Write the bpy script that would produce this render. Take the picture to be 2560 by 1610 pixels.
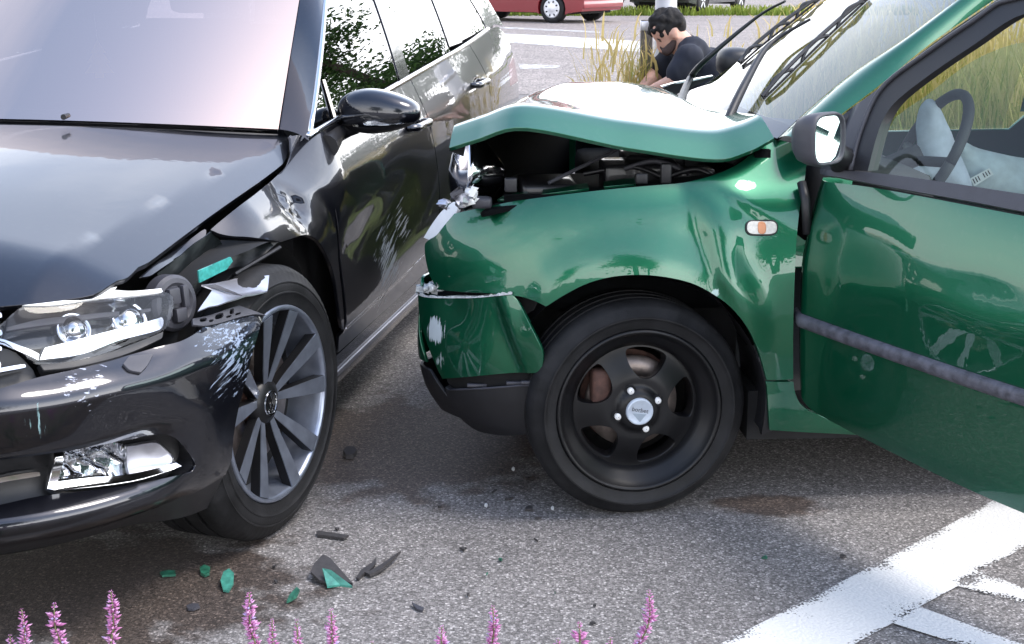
# Two crashed cars on a street: black estate struck by a green hatchback, seen from a flower bed.
import bpy, bmesh, math, random
import numpy as np
from mathutils import Vector, Matrix
from mathutils.geometry import delaunay_2d_cdt

random.seed(7); RNG = np.random.default_rng(7)
scene = bpy.context.scene
for o in list(bpy.data.objects):
    bpy.data.objects.remove(o)

# ------------------------------------------------------------------ camera, sky, sun, exposure
W, HH, F, CAMH = 2560, 1610, 3600.0, 1.37
PITCH = math.atan(910 / 3600.0)
cam = bpy.data.cameras.new("camera"); cam_ob = bpy.data.objects.new("camera", cam)
scene.collection.objects.link(cam_ob)
cam.sensor_width = 36.0; cam.lens = 36.0 * F / W; cam.clip_end = 2000; cam.clip_start = 0.05
cam_ob.location = (0, 0, CAMH); cam_ob.rotation_euler = (math.pi / 2 - PITCH, 0, 0)
scene.camera = cam_ob

SUN_EL, SUN_AZ = math.radians(61), math.radians(92)     # azimuth from +Y (away from camera), positive to +X
world = bpy.data.worlds.new("World"); scene.world = world; world.use_nodes = True
wn = world.node_tree; bg = wn.nodes["Background"]
sky = wn.nodes.new("ShaderNodeTexSky"); sky.sky_type = 'NISHITA'; sky.sun_disc = False
sky.sun_elevation = SUN_EL; sky.sun_rotation = SUN_AZ
sky.air_density = 1.0; sky.dust_density = 1.2; sky.ozone_density = 1.0; sky.altitude = 10
# broken white cloud all round, closing up towards the horizon
tc = wn.nodes.new("ShaderNodeTexCoord"); sx = wn.nodes.new("ShaderNodeSeparateXYZ"); wn.links.new(tc.outputs["Generated"], sx.inputs[0])
def wmath(op, a, b):
    n = wn.nodes.new("ShaderNodeMath"); n.operation = op
    for i, q in enumerate((a, b)):
        if isinstance(q, (int, float)): n.inputs[i].default_value = q
        else: wn.links.new(q, n.inputs[i])
    return n.outputs[0]
zz_ = wmath('MAXIMUM', sx.outputs[2], 0.0); den = wmath('ADD', zz_, 0.22)
cx_ = wn.nodes.new("ShaderNodeCombineXYZ"); wn.links.new(wmath('DIVIDE', sx.outputs[0], den), cx_.inputs[0]); wn.links.new(wmath('DIVIDE', sx.outputs[1], den), cx_.inputs[1])
cofs = wn.nodes.new("ShaderNodeVectorMath"); cofs.operation = "ADD"; cofs.inputs[1].default_value = (3.3, 1.7, 0); wn.links.new(cx_.outputs[0], cofs.inputs[0])
cn = wn.nodes.new("ShaderNodeTexNoise"); cn.inputs["Scale"].default_value = 1.15; cn.inputs["Detail"].default_value = 7; cn.inputs["Roughness"].default_value = .55; wn.links.new(cofs.outputs[0], cn.inputs["Vector"])
hz = wmath('ADD', zz_, wmath('MULTIPLY', wmath('SUBTRACT', cn.outputs[0], .5), -.55))
cr = wn.nodes.new("ShaderNodeValToRGB"); e_ = cr.color_ramp.elements; e_[0].position = .14; e_[0].color = (1, 1, 1, 1); e_[1].position = .80; e_[1].color = (.02, .02, .02, 1)
for p_, c_ in ((.28, .72), (.45, .28)): q_ = e_.new(p_); q_.color = (c_, c_, c_, 1)
wn.links.new(hz, cr.inputs[0])
# the haze scatters forward: it is brightest on the sun's side of the sky
dsun = wmath('ADD', wmath('MULTIPLY', sx.outputs[0], math.sin(SUN_AZ)), wmath('MULTIPLY', sx.outputs[1], math.cos(SUN_AZ)))
hzb = wmath("ADD", .50, wmath("MULTIPLY", .80, wmath('POWER', wmath('MULTIPLY', wmath('ADD', dsun, 1.0), .5), 1.4)))
hcol = wn.nodes.new("ShaderNodeVectorMath"); hcol.operation = 'SCALE'; hcol.inputs[0].default_value = (12.5, 12.5, 12.8); wn.links.new(hzb, hcol.inputs["Scale"])
cmx = wn.nodes.new("ShaderNodeMixRGB"); wn.links.new(hcol.outputs[0], cmx.inputs[2]); wn.links.new(cr.outputs[0], cmx.inputs[0]); wn.links.new(sky.outputs[0], cmx.inputs[1])
wn.links.new(cmx.outputs[0], bg.inputs[0]); bg.inputs[1].default_value = 0.15
sun = bpy.data.lights.new("sun", 'SUN'); sun.energy = 0.95; sun.angle = math.radians(22); sun.color = (1, 0.95, 0.88)
sun_ob = bpy.data.objects.new("sun", sun); scene.collection.objects.link(sun_ob)
sd = Vector((math.sin(SUN_AZ) * math.cos(SUN_EL), math.cos(SUN_AZ) * math.cos(SUN_EL), math.sin(SUN_EL)))
sun_ob.rotation_euler = sd.to_track_quat('Z', 'Y').to_euler(); sun_ob.location = (0, 0, 30)
vs = scene.view_settings
vs.view_transform = 'Standard'; vs.look = 'None'; vs.exposure = 1.52; vs.gamma = 1.0; vs.use_curve_mapping = False
scene.cycles.use_denoising = True
scene.cycles.max_bounces = 8; scene.cycles.transparent_max_bounces = 12

# ------------------------------------------------------------------ helpers
cp, sp = math.cos(PITCH), math.sin(PITCH)
def proj(P):
    P = np.asarray(P, float); x, y, z = P[..., 0], P[..., 1], P[..., 2] - CAMH
    zc = y * cp - z * sp; yc = -(y * sp + z * cp)
    return np.stack([W / 2 + F * x / zc, HH / 2 + F * yc / zc], -1)
def ray(px):
    a = (px[0] - W / 2) / F; b = (px[1] - HH / 2) / F
    return np.array([a, cp - b * sp, -sp - b * cp])
def at_z(px, z=0.0):
    d = ray(px); t = (z - CAMH) / d[2]; return np.array([0, 0, CAMH]) + t * d
def at_y(px, y):
    d = ray(px); t = y / d[1]; return np.array([0, 0, CAMH]) + t * d

def cub(xs, ys):
    """smooth monotone cubic through the points"""
    xs = np.array(xs, float); ys = np.array(ys, float)
    h = np.diff(xs); dl = np.diff(ys) / h
    m = np.zeros_like(ys); m[0] = dl[0]; m[-1] = dl[-1]
    for i in range(1, len(xs) - 1):
        if dl[i - 1] * dl[i] > 0:
            w1 = 2 * h[i] + h[i - 1]; w2 = h[i] + 2 * h[i - 1]
            m[i] = (w1 + w2) / (w1 / dl[i - 1] + w2 / dl[i])
    def f(x):
        x = np.clip(np.asarray(x, float), xs[0], xs[-1])
        i = np.clip(np.searchsorted(xs, x) - 1, 0, len(xs) - 2)
        t = (x - xs[i]) / h[i]; t2 = t * t; t3 = t2 * t
        return (2*t3 - 3*t2 + 1) * ys[i] + (t3 - 2*t2 + t) * h[i] * m[i] + (-2*t3 + 3*t2) * ys[i+1] + (t3 - t2) * h[i] * m[i+1]
    return f

def sstep(a, b, x):
    t = np.clip((np.asarray(x, float) - a) / (b - a), 0, 1); return t * t * (3 - 2 * t)

ROOT = {}; DEBUG = False
def empty(name, loc, label=None, cat=None, group=None, kind=None):
    o = bpy.data.objects.new(name, None); scene.collection.objects.link(o); o.location = loc
    ROOT[o.name] = np.array(loc, float)
    tag(o, label, cat, group, kind); return o
def tag(o, label=None, cat=None, group=None, kind=None):
    if label: o["label"] = label
    if cat: o["category"] = cat
    if group: o["group"] = group
    if kind: o["kind"] = kind
    return o
def base_of(parent):
    while parent.parent: parent = parent.parent
    return ROOT.get(parent.name, np.zeros(3))

def mk(name, V, Fc, mat, parent=None, smooth=True, normals=None, loc=None, sharp=None):
    """one mesh object from world-space vertices"""
    V = np.asarray(V, float).reshape(-1, 3)
    me = bpy.data.meshes.new(name)
    if parent is not None: off = base_of(parent)
    else: off = np.array(loc if loc is not None else (V[:, 0].mean(), V[:, 1].mean(), V[:, 2].min()), float)
    me.from_pydata((V - off).tolist(), [], [list(map(int, f)) for f in Fc])
    me.update()
    if smooth:
        me.polygons.foreach_set("use_smooth", [True] * len(me.polygons))
    if sharp is not None: me.set_sharp_from_angle(angle=math.radians(sharp))
    if normals is not None: me.normals_split_custom_set_from_vertices([tuple(n) for n in normals])
    ob = bpy.data.objects.new(name, me); scene.collection.objects.link(ob)
    if mat is not None: me.materials.append(mat)
    if parent is not None: ob.parent = parent
    else:
        ob.location = off; ROOT[ob.name] = off
    return ob

def spline(pts, n=5, closed=True):
    """Catmull-Rom through points; a third element marks a sharp corner"""
    P = [np.array(p[:2], float) for p in pts]; C = [len(p) > 2 for p in pts]; N = len(P); out = []
    for i in range(N if closed else N - 1):
        a, b = P[i], P[(i + 1) % N]
        p0 = P[i - 1] if (not C[i] and (closed or i > 0)) else 2 * a - b
        p3 = P[(i + 2) % N] if (not C[(i + 1) % N] and (closed or i + 2 < N)) else 2 * b - a
        if C[i]: p0 = a - (b - a)
        if C[(i + 1) % N]: p3 = b + (b - a)
        for k in range(n):
            t = k / n
            m1 = (b - p0) * .5; m2 = (p3 - a) * .5
            l = np.linalg.norm(b - a)
            for m in (m1, m2):
                lm = np.linalg.norm(m)
                if lm > l: m *= l / lm
            t2, t3 = t * t, t ** 3
            out.append((2*t3-3*t2+1)*a + (t3-2*t2+t)*m1 + (-2*t3+3*t2)*b + (t3-t2)*m2)
    if not closed: out.append(P[-1])
    return np.array(out)

class Surf:
    """explicit surface (u,v) -> world, with pixel look-up used only to read off positions on it"""
    def __init__(s, fn, ur, vr, out, n=(140, 110), disp=None):
        s.fn, s.ur, s.vr, s.disp, s.out = fn, ur, vr, disp, np.array(out, float)
        u, v = np.meshgrid(np.linspace(*ur, n[0]), np.linspace(*vr, n[1]), indexing='ij')
        s.gu, s.gv = u.ravel(), v.ravel(); s.gp = proj(fn(s.gu, s.gv))
    def inv(s, px):
        px = np.atleast_2d(np.asarray(px, float))
        idx = [int(np.argmin(((s.gp - p) ** 2).sum(1))) for p in px]
        u, v = s.gu[idx].copy(), s.gv[idx].copy(); e = 1e-5
        for _ in range(14):
            p = proj(s.fn(u, v)); pu = (proj(s.fn(u + e, v)) - p) / e; pv = (proj(s.fn(u, v + e)) - p) / e
            r = px - p; det = pu[:, 0] * pv[:, 1] - pu[:, 1] * pv[:, 0]; det = np.where(abs(det) < 1e-3, 1e-3, det)
            du = (r[:, 0] * pv[:, 1] - r[:, 1] * pv[:, 0]) / det; dv = (pu[:, 0] * r[:, 1] - pu[:, 1] * r[:, 0]) / det
            u = u + np.clip(du, -.05, .05); v = v + np.clip(dv, -.05, .05)
        q = np.stack([u, v], 1); r = np.linalg.norm(proj(s.fn(u, v)) - px, axis=1); g = np.linalg.norm(s.gp[idx] - px, axis=1)
        bad = (r > .6) | (np.hypot(u - s.gu[idx], v - s.gv[idx]) > .12)
        if DEBUG and bad.any(): print("inv bad", [(px[i].round().tolist(), q[i].round(3).tolist(), r[i].round(1)) for i in np.where(bad)[0][:6]], bad.sum())
        for i in np.where(bad)[0]: q[i] = (s.gu[idx[i]], s.gv[idx[i]])
        return q
    def n0(s, u, v, fn=None):
        fn = fn or s.fn; e = 2e-4
        a = fn(u + e, v) - fn(u - e, v); b = fn(u, v + e) - fn(u, v - e)
        n = np.cross(a, b); n /= np.maximum(np.linalg.norm(n, axis=-1, keepdims=True), 1e-12)
        sg = np.sign((n * s.out).sum(-1, keepdims=True)); return n * np.where(sg == 0, 1, sg)
    def P(s, u, v):
        p = s.fn(u, v)
        if s.disp is not None: p = p + s.n0(u, v) * s.disp(u, v, p)[..., None]
        return p
    def N(s, u, v):
        return s.n0(u, v, s.P) if s.disp is not None else s.n0(u, v)

def inside(P, poly):
    x, y = P[:, 0], P[:, 1]; r = np.zeros(len(P), bool); j = len(poly) - 1
    for i in range(len(poly)):
        xi, yi = poly[i]; xj, yj = poly[j]
        c = ((yi > y) != (yj > y)) & (x < (xj - xi) * (y - yi) / (yj - yi + 1e-15) + xi)
        r ^= c; j = i
    return r

def fill2d(outline, res, holes=()):
    """triangulate a 2-D outline with interior grid points (regular, so that shading stays smooth)"""
    loops = [np.asarray(outline)] + [np.asarray(h) for h in holes]
    V, E = [], []
    for L in loops:
        d = []
        for i in range(len(L)):
            a, b = L[i], L[(i + 1) % len(L)]; k = max(1, int(np.linalg.norm((b - a)) / (res * 1.0)))
            for q in range(k): d.append(a + (b - a) * q / k)
        b0 = len(V); V += d; E += [(b0 + i, b0 + (i + 1) % len(d)) for i in range(len(d))]
    lo, hi = loops[0].min(0), loops[0].max(0)
    g = np.stack(np.meshgrid(np.arange(lo[0] + res/2, hi[0], res), np.arange(lo[1] + res/2, hi[1], res)), -1).reshape(-1, 2)
    if len(g):
        k = inside(g, loops[0])
        for h in loops[1:]: k &= ~inside(g, h)
        g = g[k]
        if len(g):
            B = np.array(V); dm = np.full(len(g), 9.)
            for i in range(0, len(g), 2000):
                dm[i:i+2000] = np.sqrt(((g[i:i+2000, None] - B[None]) ** 2).sum(-1)).min(1)
            g = g[dm > res * .45]
    allv = [Vector(p) for p in V] + [Vector(p) for p in g]
    rv, re, rf, *_ = delaunay_2d_cdt(allv, E, [], 0, 1e-7)
    rv = np.array([(p.x, p.y) for p in rv]); rf = [f for f in rf if len(f) == 3]
    c = np.array([rv[list(f)].mean(0) for f in rf]); k = inside(c, loops[0])
    for h in loops[1:]: k &= ~inside(c, h)
    rf = [f for f, q in zip(rf, k) if q]
    return rv, rf

def skin(surf, rv, rf, lift=0.0, flange=.012, inner=True):
    """lift a 2-D triangulation onto a surface and give the sheet an edge and a back"""
    rv = np.asarray(rv, float); u, v = rv[:, 0], rv[:, 1]
    p, n = surf.P(u, v), surf.N(u, v); p = p + n * lift
    fs = []; vote = 0.0
    for f in rf:                                     # one winding in the plane of the outline, then one global flip
        a, b, c = rv[f[0]], rv[f[1]], rv[f[2]]
        f = tuple(f) if (b[0]-a[0])*(c[1]-a[1]) - (b[1]-a[1])*(c[0]-a[0]) > 0 else (f[0], f[2], f[1])
        fs.append(f); vote += np.dot(np.cross(p[f[1]] - p[f[0]], p[f[2]] - p[f[0]]), n[f[0]])
    if vote < 0: fs = [(f[0], f[2], f[1]) for f in fs]
    V, N, Fc = [p], [n], list(fs)
    if flange > 0:
        cnt = {}
        for f in fs:
            for i in range(3):
                e = (f[i], f[(i+1) % 3]); cnt[e] = cnt.get(e, 0) + 1
        bd = [e for e in cnt if (e[1], e[0]) not in cnt]
        base = len(p); ids = {}; vp, vn = [], []
        for a, b in bd:
            d = p[b] - p[a]; o = np.cross(d, n[a]); L = np.linalg.norm(o)
            if L < 1e-12: continue
            o /= L
            for q in (a, b):
                ids.setdefault(q, []).append(o)
        idm = {}
        for q, os_ in ids.items():
            o = np.mean(os_, 0); o /= max(np.linalg.norm(o), 1e-9)
            idm[q] = base + len(vp)
            vp += [p[q], p[q] - n[q] * flange * .25 + o * .0008, p[q] - n[q] * flange]
            m = (o + n[q]); m /= np.linalg.norm(m)
            vn += [m, o, o]
        for a, b in bd:
            if a in idm and b in idm:
                ia, ib = idm[a], idm[b]
                Fc += [(ia, ia+1, ib+1, ib), (ia+1, ia+2, ib+2, ib+1)]
        V.append(np.array(vp)); N.append(np.array(vn))
        if inner:
            b2 = base + len(vp)
            V.append(p - n * flange); N.append(-n); Fc += [(f[0]+b2, f[2]+b2, f[1]+b2) for f in fs]
    return np.concatenate(V), Fc, np.concatenate(N)

def panel(name, surf, outline, mat, parent, res=.025, lift=0., flange=.008, holes=(), px=True, n=4, inner=True, uv_scale=1.0):
    o = spline(outline, n)
    if px: o = surf.inv(o)
    hs = []
    for h in holes:
        hh = spline(h, n); hs.append(surf.inv(hh) if px else hh)
    rv, rf = fill2d(o, res, hs)
    V, Fc, N = skin(surf, rv, rf, lift, flange, inner)
    return mk(name, V, Fc, mat, parent, normals=N)

def tube_pts(path, rad, k=10, cap=True):
    path = np.asarray(path, float); n = len(path); rad = np.broadcast_to(np.asarray(rad, float), (n,))
    V, Fc = [], []; t = np.gradient(path, axis=0); t /= np.maximum(np.linalg.norm(t, axis=1, keepdims=True), 1e-9)
    up = np.array([0, 0, 1.]) if abs(t[0, 2]) < .9 else np.array([1., 0, 0])
    a = np.cross(t[0], up); a /= np.linalg.norm(a)
    for i in range(n):
        a = a - t[i] * np.dot(a, t[i]); a /= np.linalg.norm(a); b = np.cross(t[i], a)
        for q in range(k):
            th = 2 * math.pi * q / k; V.append(path[i] + rad[i] * (a * math.cos(th) + b * math.sin(th)))
    for i in range(n - 1):
        for q in range(k):
            r = (q + 1) % k; Fc.append((i*k+q, i*k+r, (i+1)*k+r, (i+1)*k+q))
    if cap: Fc += [tuple(range(k))[::-1], tuple((n-1)*k+q for q in range(k))]
    return np.array(V), Fc
def curve3(pts, n=6):
    pts = np.asarray(pts, float); out = []
    for i in range(len(pts) - 1):
        p0 = pts[max(i-1, 0)]; a, b = pts[i], pts[i+1]; p3 = pts[min(i+2, len(pts)-1)]
        for k in range(n):
            t = k / n; m1, m2 = (b - p0) * .5, (p3 - a) * .5
            out.append((2*t**3-3*t*t+1)*a + (t**3-2*t*t+t)*m1 + (-2*t**3+3*t*t)*b + (t**3-t*t)*m2)
    out.append(pts[-1]); return np.array(out)
def tube(name, pts, r, mat, parent, k=10, n=6, sm=True):
    P = curve3(pts, n) if sm and len(pts) > 2 else np.asarray(pts, float)
    if np.ndim(r): r = np.interp(np.linspace(0, 1, len(P)), np.linspace(0, 1, len(r)), r)
    V, Fc = tube_pts(P, r, k); return mk(name, V, Fc, mat, parent, sharp=50)

def join(*parts):
    V, Fc, b = [], [], 0
    for v, f in parts:
        V.append(np.asarray(v, float)); Fc += [tuple(i + b for i in q) for q in f]; b += len(v)
    return np.concatenate(V), Fc

def box(c, size, R=None, bev=0.0):
    """bevelled box, optionally rotated by a 3x3 matrix"""
    bm = bmesh.new(); bmesh.ops.create_cube(bm, size=1.0)
    for v in bm.verts: v.co = Vector((v.co.x * size[0], v.co.y * size[1], v.co.z * size[2]))
    if bev > 0: bmesh.ops.bevel(bm, geom=list(bm.edges), offset=bev, segments=2, affect='EDGES', profile=.6)
    V = np.array([v.co[:] for v in bm.verts]); bm.verts.index_update(); Fc = [tuple(v.index for v in f.verts) for f in bm.faces]; bm.free()
    if R is not None: V = V @ np.asarray(R).T
    return V + np.asarray(c, float), Fc

def lathe(profile, k=64, close=False):
    """profile of (axial, radius) around local +Y... axis is local z=axial"""
    V, Fc = [], []; m = len(profile)
    for q in range(k):
        th = 2 * math.pi * q / k
        for a, r in profile: V.append((r * math.cos(th), r * math.sin(th), a))
    for q in range(k):
        r = (q + 1) % k
        for i in range(m - 1 + (1 if close else 0)):
            j = (i + 1) % m; Fc.append((q*m+i, r*m+i, r*m+j, q*m+j))
    return np.array(V), Fc

def prism(poly, z0, z1):
    """extruded 2-D polygon (may be concave)"""
    poly = np.asarray(poly, float); rv, rf = fill2d(poly, 9.0); m = len(rv)
    a = 0.0
    V = np.concatenate([np.c_[rv, np.full(m, z1)], np.c_[rv, np.full(m, z0)]]); Fc = []
    cnt = set()
    for f in rf:
        p = rv[list(f)]; s = np.cross(p[1]-p[0], p[2]-p[0])
        f = tuple(f) if s > 0 else (f[0], f[2], f[1])
        Fc += [f, (f[0]+m, f[2]+m, f[1]+m)]
        for i in range(3): cnt.add((f[i], f[(i+1) % 3]))
    for a, b in cnt:
        if (b, a) not in cnt: Fc.append((a, a+m, b+m, b))
    return V, Fc

def xf(V, M):
    V = np.asarray(V, float); M = np.asarray(M); return V @ M[:3, :3].T + M[:3, 3]
def axes(o, x, y, z):
    M = np.eye(4); M[:3, 0] = x; M[:3, 1] = y; M[:3, 2] = z; M[:3, 3] = o; return M
def unit(v): v = np.asarray(v, float); return v / np.linalg.norm(v)
def grid_mesh(P):
    """P: (m,n,3) grid -> verts, faces"""
    m, n = P.shape[:2]; Fc = [(i*n+j, (i+1)*n+j, (i+1)*n+j+1, i*n+j+1) for i in range(m-1) for j in range(n-1)]
    return P.reshape(-1, 3), Fc

# ------------------------------------------------------------------ materials
def new_mat(name):
    m = bpy.data.materials.new(name); m.use_nodes = True
    nt = m.node_tree; return m, nt, nt.nodes["Principled BSDF"]
def setp(b, **k):
    names = dict(base="Base Color", rough="Roughness", metal="Metallic", coat="Coat Weight", coatr="Coat Roughness",
                 spec="Specular IOR Level", trans="Transmission Weight", ior="IOR", alpha="Alpha", emit="Emission Color", emits="Emission Strength",
                 sheen="Sheen Weight", sub="Subsurface Weight")
    for q, v in k.items():
        if q in ("base", "emit"): v = tuple(v) + (1,) if len(v) == 3 else v
        b.inputs[names[q]].default_value = v
def N(nt, t, **k):
    n = nt.nodes.new("ShaderNode" + t)
    for a, v in k.items(): setattr(n, a, v)
    return n
def ramp(nt, stops, interp='LINEAR'):
    r = N(nt, "ValToRGB"); r.color_ramp.interpolation = interp; e = r.color_ramp.elements
    while len(e) < len(stops): e.new(.5)
    for q, (p, c) in zip(e, stops): q.position = p; q.color = tuple(c) + (1,) if len(c) == 3 else c
    return r
def mat_plain(name, base, rough=.5, metal=0., coat=0., var=.12, scale=30., bump=0., bscale=200., spec=.5, coatr=.03):
    """base colour with slight tonal variation and fine relief"""
    m, nt, b = new_mat(name); setp(b, rough=rough, metal=metal, coat=coat, spec=spec, coatr=coatr)
    g = N(nt, "NewGeometry"); no = N(nt, "TexNoise"); no.inputs["Scale"].default_value = scale; no.inputs["Detail"].default_value = 5
    nt.links.new(g.outputs["Position"], no.inputs["Vector"])
    lo = [c * (1 - var) for c in base]; hi = [min(1, c * (1 + var)) for c in base]
    r = ramp(nt, [(.3, lo), (.7, hi)]); nt.links.new(no.outputs[0], r.inputs[0]); nt.links.new(r.outputs[0], b.inputs["Base Color"])
    mr = N(nt, "MapRange"); mr.inputs[3].default_value = rough * .85; mr.inputs[4].default_value = min(1, rough * 1.2)
    nt.links.new(no.outputs[0], mr.inputs[0]); nt.links.new(mr.outputs[0], b.inputs["Roughness"])
    if bump:
        n2 = N(nt, "TexNoise"); n2.inputs["Scale"].default_value = bscale; n2.inputs["Detail"].default_value = 3
        nt.links.new(g.outputs["Position"], n2.inputs["Vector"])
        bp = N(nt, "Bump"); bp.inputs["Strength"].default_value = bump; bp.inputs["Distance"].default_value = .002
        nt.links.new(n2.outputs[0], bp.inputs["Height"]); nt.links.new(bp.outputs[0], b.inputs["Normal"])
    return m
def mat_paint(name, base, metal=0.0, rough=.35, scuffs=(), dust=.04):
    """clear-coated car paint; scuffs: (centre, radius, direction, colour, density) scraped patches"""
    m, nt, b = new_mat(name); setp(b, base=base, metal=metal, rough=rough, coat=1.0, coatr=.012, spec=.5); b.inputs["Coat IOR"].default_value = 1.6
    g = N(nt, "NewGeometry")
    fl = N(nt, "TexVoronoi"); fl.inputs["Scale"].default_value = 900; nt.links.new(g.outputs["Position"], fl.inputs["Vector"])
    no = N(nt, "TexNoise"); no.inputs["Scale"].default_value = 55; no.inputs["Detail"].default_value = 8; nt.links.new(g.outputs["Position"], no.inputs["Vector"])
    dr = ramp(nt, [(.55, (0, 0, 0)), (.8, (1, 1, 1))]); nt.links.new(no.outputs[0], dr.inputs[0])
    mx = N(nt, "MixRGB"); mx.inputs[1].default_value = tuple(base) + (1,); mx.inputs[2].default_value = (.32, .30, .27, 1)
    dm = N(nt, "Math", operation='MULTIPLY'); dm.inputs[1].default_value = dust; nt.links.new(dr.outputs[0], dm.inputs[0]); nt.links.new(dm.outputs[0], mx.inputs[0])
    col = mx.outputs[0]; rough_s = None; cw = None
    for (c, rad, dirv, colr, dens) in scuffs:
        sub = N(nt, "VectorMath", operation='SUBTRACT'); sub.inputs[1].default_value = tuple(c); nt.links.new(g.outputs["Position"], sub.inputs[0])
        ln = N(nt, "VectorMath", operation='LENGTH'); nt.links.new(sub.outputs[0], ln.inputs[0])
        d = N(nt, "MapRange"); d.inputs[1].default_value = rad; d.inputs[2].default_value = rad * .35; d.inputs[3].default_value = 0; d.inputs[4].default_value = 1
        nt.links.new(ln.outputs[1], d.inputs[0])
        # streaks: noise squeezed along dirv
        dv = unit(dirv); q = Vector((1, 0, 0)).rotation_difference(Vector(dv)).inverted().to_euler()
        mp0 = N(nt, "Mapping"); mp0.vector_type = 'POINT'; mp0.inputs["Rotation"].default_value = q; nt.links.new(sub.outputs[0], mp0.inputs["Vector"])
        mp = N(nt, "VectorMath", operation='MULTIPLY'); mp.inputs[1].default_value = (9, 130, 130); nt.links.new(mp0.outputs[0], mp.inputs[0])
        s = N(nt, "TexNoise"); s.inputs["Scale"].default_value = 1.0; s.inputs["Detail"].default_value = 6; s.inputs["Roughness"].default_value = .65
        nt.links.new(mp.outputs[0], s.inputs["Vector"])
        ad = N(nt, "Math", operation='MULTIPLY_ADD'); ad.inputs[1].default_value = .32 * dens; nt.links.new(d.outputs[0], ad.inputs[0]); nt.links.new(s.outputs[0], ad.inputs[2])
        rr = ramp(nt, [(.70, (0, 0, 0)), (.76, (1, 1, 1))]); nt.links.new(ad.outputs[0], rr.inputs[0])
        mk_ = N(nt, "Math", operation='MULTIPLY'); nt.links.new(rr.outputs[0], mk_.inputs[0])
        st = N(nt, "Math", operation='GREATER_THAN'); st.inputs[1].default_value = .02; nt.links.new(d.outputs[0], st.inputs[0]); nt.links.new(st.outputs[0], mk_.inputs[1])
        m2 = N(nt, "MixRGB"); m2.inputs[2].default_value = tuple(colr) + (1,); nt.links.new(mk_.outputs[0], m2.inputs[0]); nt.links.new(col, m2.inputs[1]); col = m2.outputs[0]
        if cw is None: cw = mk_.outputs[0]
        else:
            a2 = N(nt, "Math", operation='MAXIMUM'); nt.links.new(cw, a2.inputs[0]); nt.links.new(mk_.outputs[0], a2.inputs[1]); cw = a2.outputs[0]
    nt.links.new(col, b.inputs["Base Color"])
    if cw is not None:
        iv = N(nt, "Math", operation='SUBTRACT'); iv.inputs[0].default_value = 1.0; nt.links.new(cw, iv.inputs[1]); nt.links.new(iv.outputs[0], b.inputs["Coat Weight"])
        mt = N(nt, "Math", operation='MULTIPLY'); mt.inputs[1].default_value = metal; nt.links.new(iv.outputs[0], mt.inputs[0]); nt.links.new(mt.outputs[0], b.inputs["Metallic"])
    # faint orange-peel
    op = N(nt, "TexNoise"); op.inputs["Scale"].default_value = 22; op.inputs["Detail"].default_value = 2; nt.links.new(g.outputs["Position"], op.inputs["Vector"])
    bp = N(nt, "Bump"); bp.inputs["Strength"].default_value = .05; bp.inputs["Distance"].default_value = .004
    nt.links.new(op.outputs[0], bp.inputs["Height"]); nt.links.new(bp.outputs[0], b.inputs["Coat Normal"])
    return m
def mat_glass(name, tint=(.85, .92, .9), boost=1.0, ior=1.5):
    m, nt, b = new_mat(name); nt.nodes.remove(b); out = nt.nodes["Material Output"]
    tr = N(nt, "BsdfTransparent"); tr.inputs[0].default_value = tuple(tint) + (1,)
    gl = N(nt, "BsdfGlossy"); gl.inputs["Roughness"].default_value = .005; gl.inputs["Color"].default_value = (1, 1, 1, 1)
    fr = N(nt, "Fresnel"); fr.inputs[0].default_value = ior
    k = N(nt, "Math", operation='MULTIPLY'); k.inputs[1].default_value = boost; k.use_clamp = True; nt.links.new(fr.outputs[0], k.inputs[0])
    mx = N(nt, "MixShader"); nt.links.new(k.outputs[0], mx.inputs[0]); nt.links.new(tr.outputs[0], mx.inputs[1]); nt.links.new(gl.outputs[0], mx.inputs[2])
    nt.links.new(mx.outputs[0], out.inputs[0]); return m

M_plastic = mat_plain("black_plastic", (.012, .012, .014), .45, bump=.15, bscale=700)
M_plastic_grey = mat_plain("grey_plastic", (.045, .045, .055), .5, bump=.2, bscale=600)
M_dark = mat_plain("dark_underside", (.006, .006, .007), .85)
M_rubber = mat_plain("tyre_rubber", (.0115, .0115, .0125), .6, bump=.25, bscale=300, var=.45, scale=16, spec=.25)
M_chrome = mat_plain("chrome", (.72, .73, .75), .12, metal=1.0, var=.04)
M_steel = mat_plain("bare_metal", (.55, .55, .60), .32, metal=.85, var=.12, scale=12)
M_alloy = mat_plain("machined_alloy", (.27, .30, .37), .30, metal=.75, var=.16, scale=25)
M_rimblack = mat_plain("black_rim_paint", (.006, .006, .007), .42, coat=.12, coatr=.25, spec=.3)
M_black = mat_plain("gloss_black", (.006, .006, .008), .12, coat=.6)
M_glass = mat_glass("window_glass", (.75, .82, .80), 1.25)
M_glass_dark = mat_glass("tinted_glass", (.10, .12, .12), 1.7)
M_lens = mat_glass("lamp_lens", (.90, .91, .92), .7)
M_interior = mat_plain("dark_interior", (.03, .03, .032), .8, bump=.2)
M_seat = mat_plain("seat_fabric", (.05, .05, .055), .9, bump=.4, bscale=500)
M_white = mat_plain("white_plastic", (.75, .75, .74), .45, var=.04)
M_reflector = mat_plain("lamp_reflector", (.62, .63, .66), .10, metal=1.0, var=.05, scale=60)
M_amber = mat_plain("amber_plastic", (.58, .25, .12), .4)
M_mirror = mat_plain("mirror_glass", (.8, .82, .84), .01, metal=1.0, var=.0)
M_disc = mat_plain("brake_disc", (.24, .20, .18), .4, metal=.8, var=.3, scale=40)
M_rust = mat_plain("rusty_caliper", (.09, .045, .035), .8, var=.4, scale=60)
M_airbag = mat_plain("airbag_cloth", (.62, .68, .70), .85, bump=.4, bscale=300)

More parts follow.
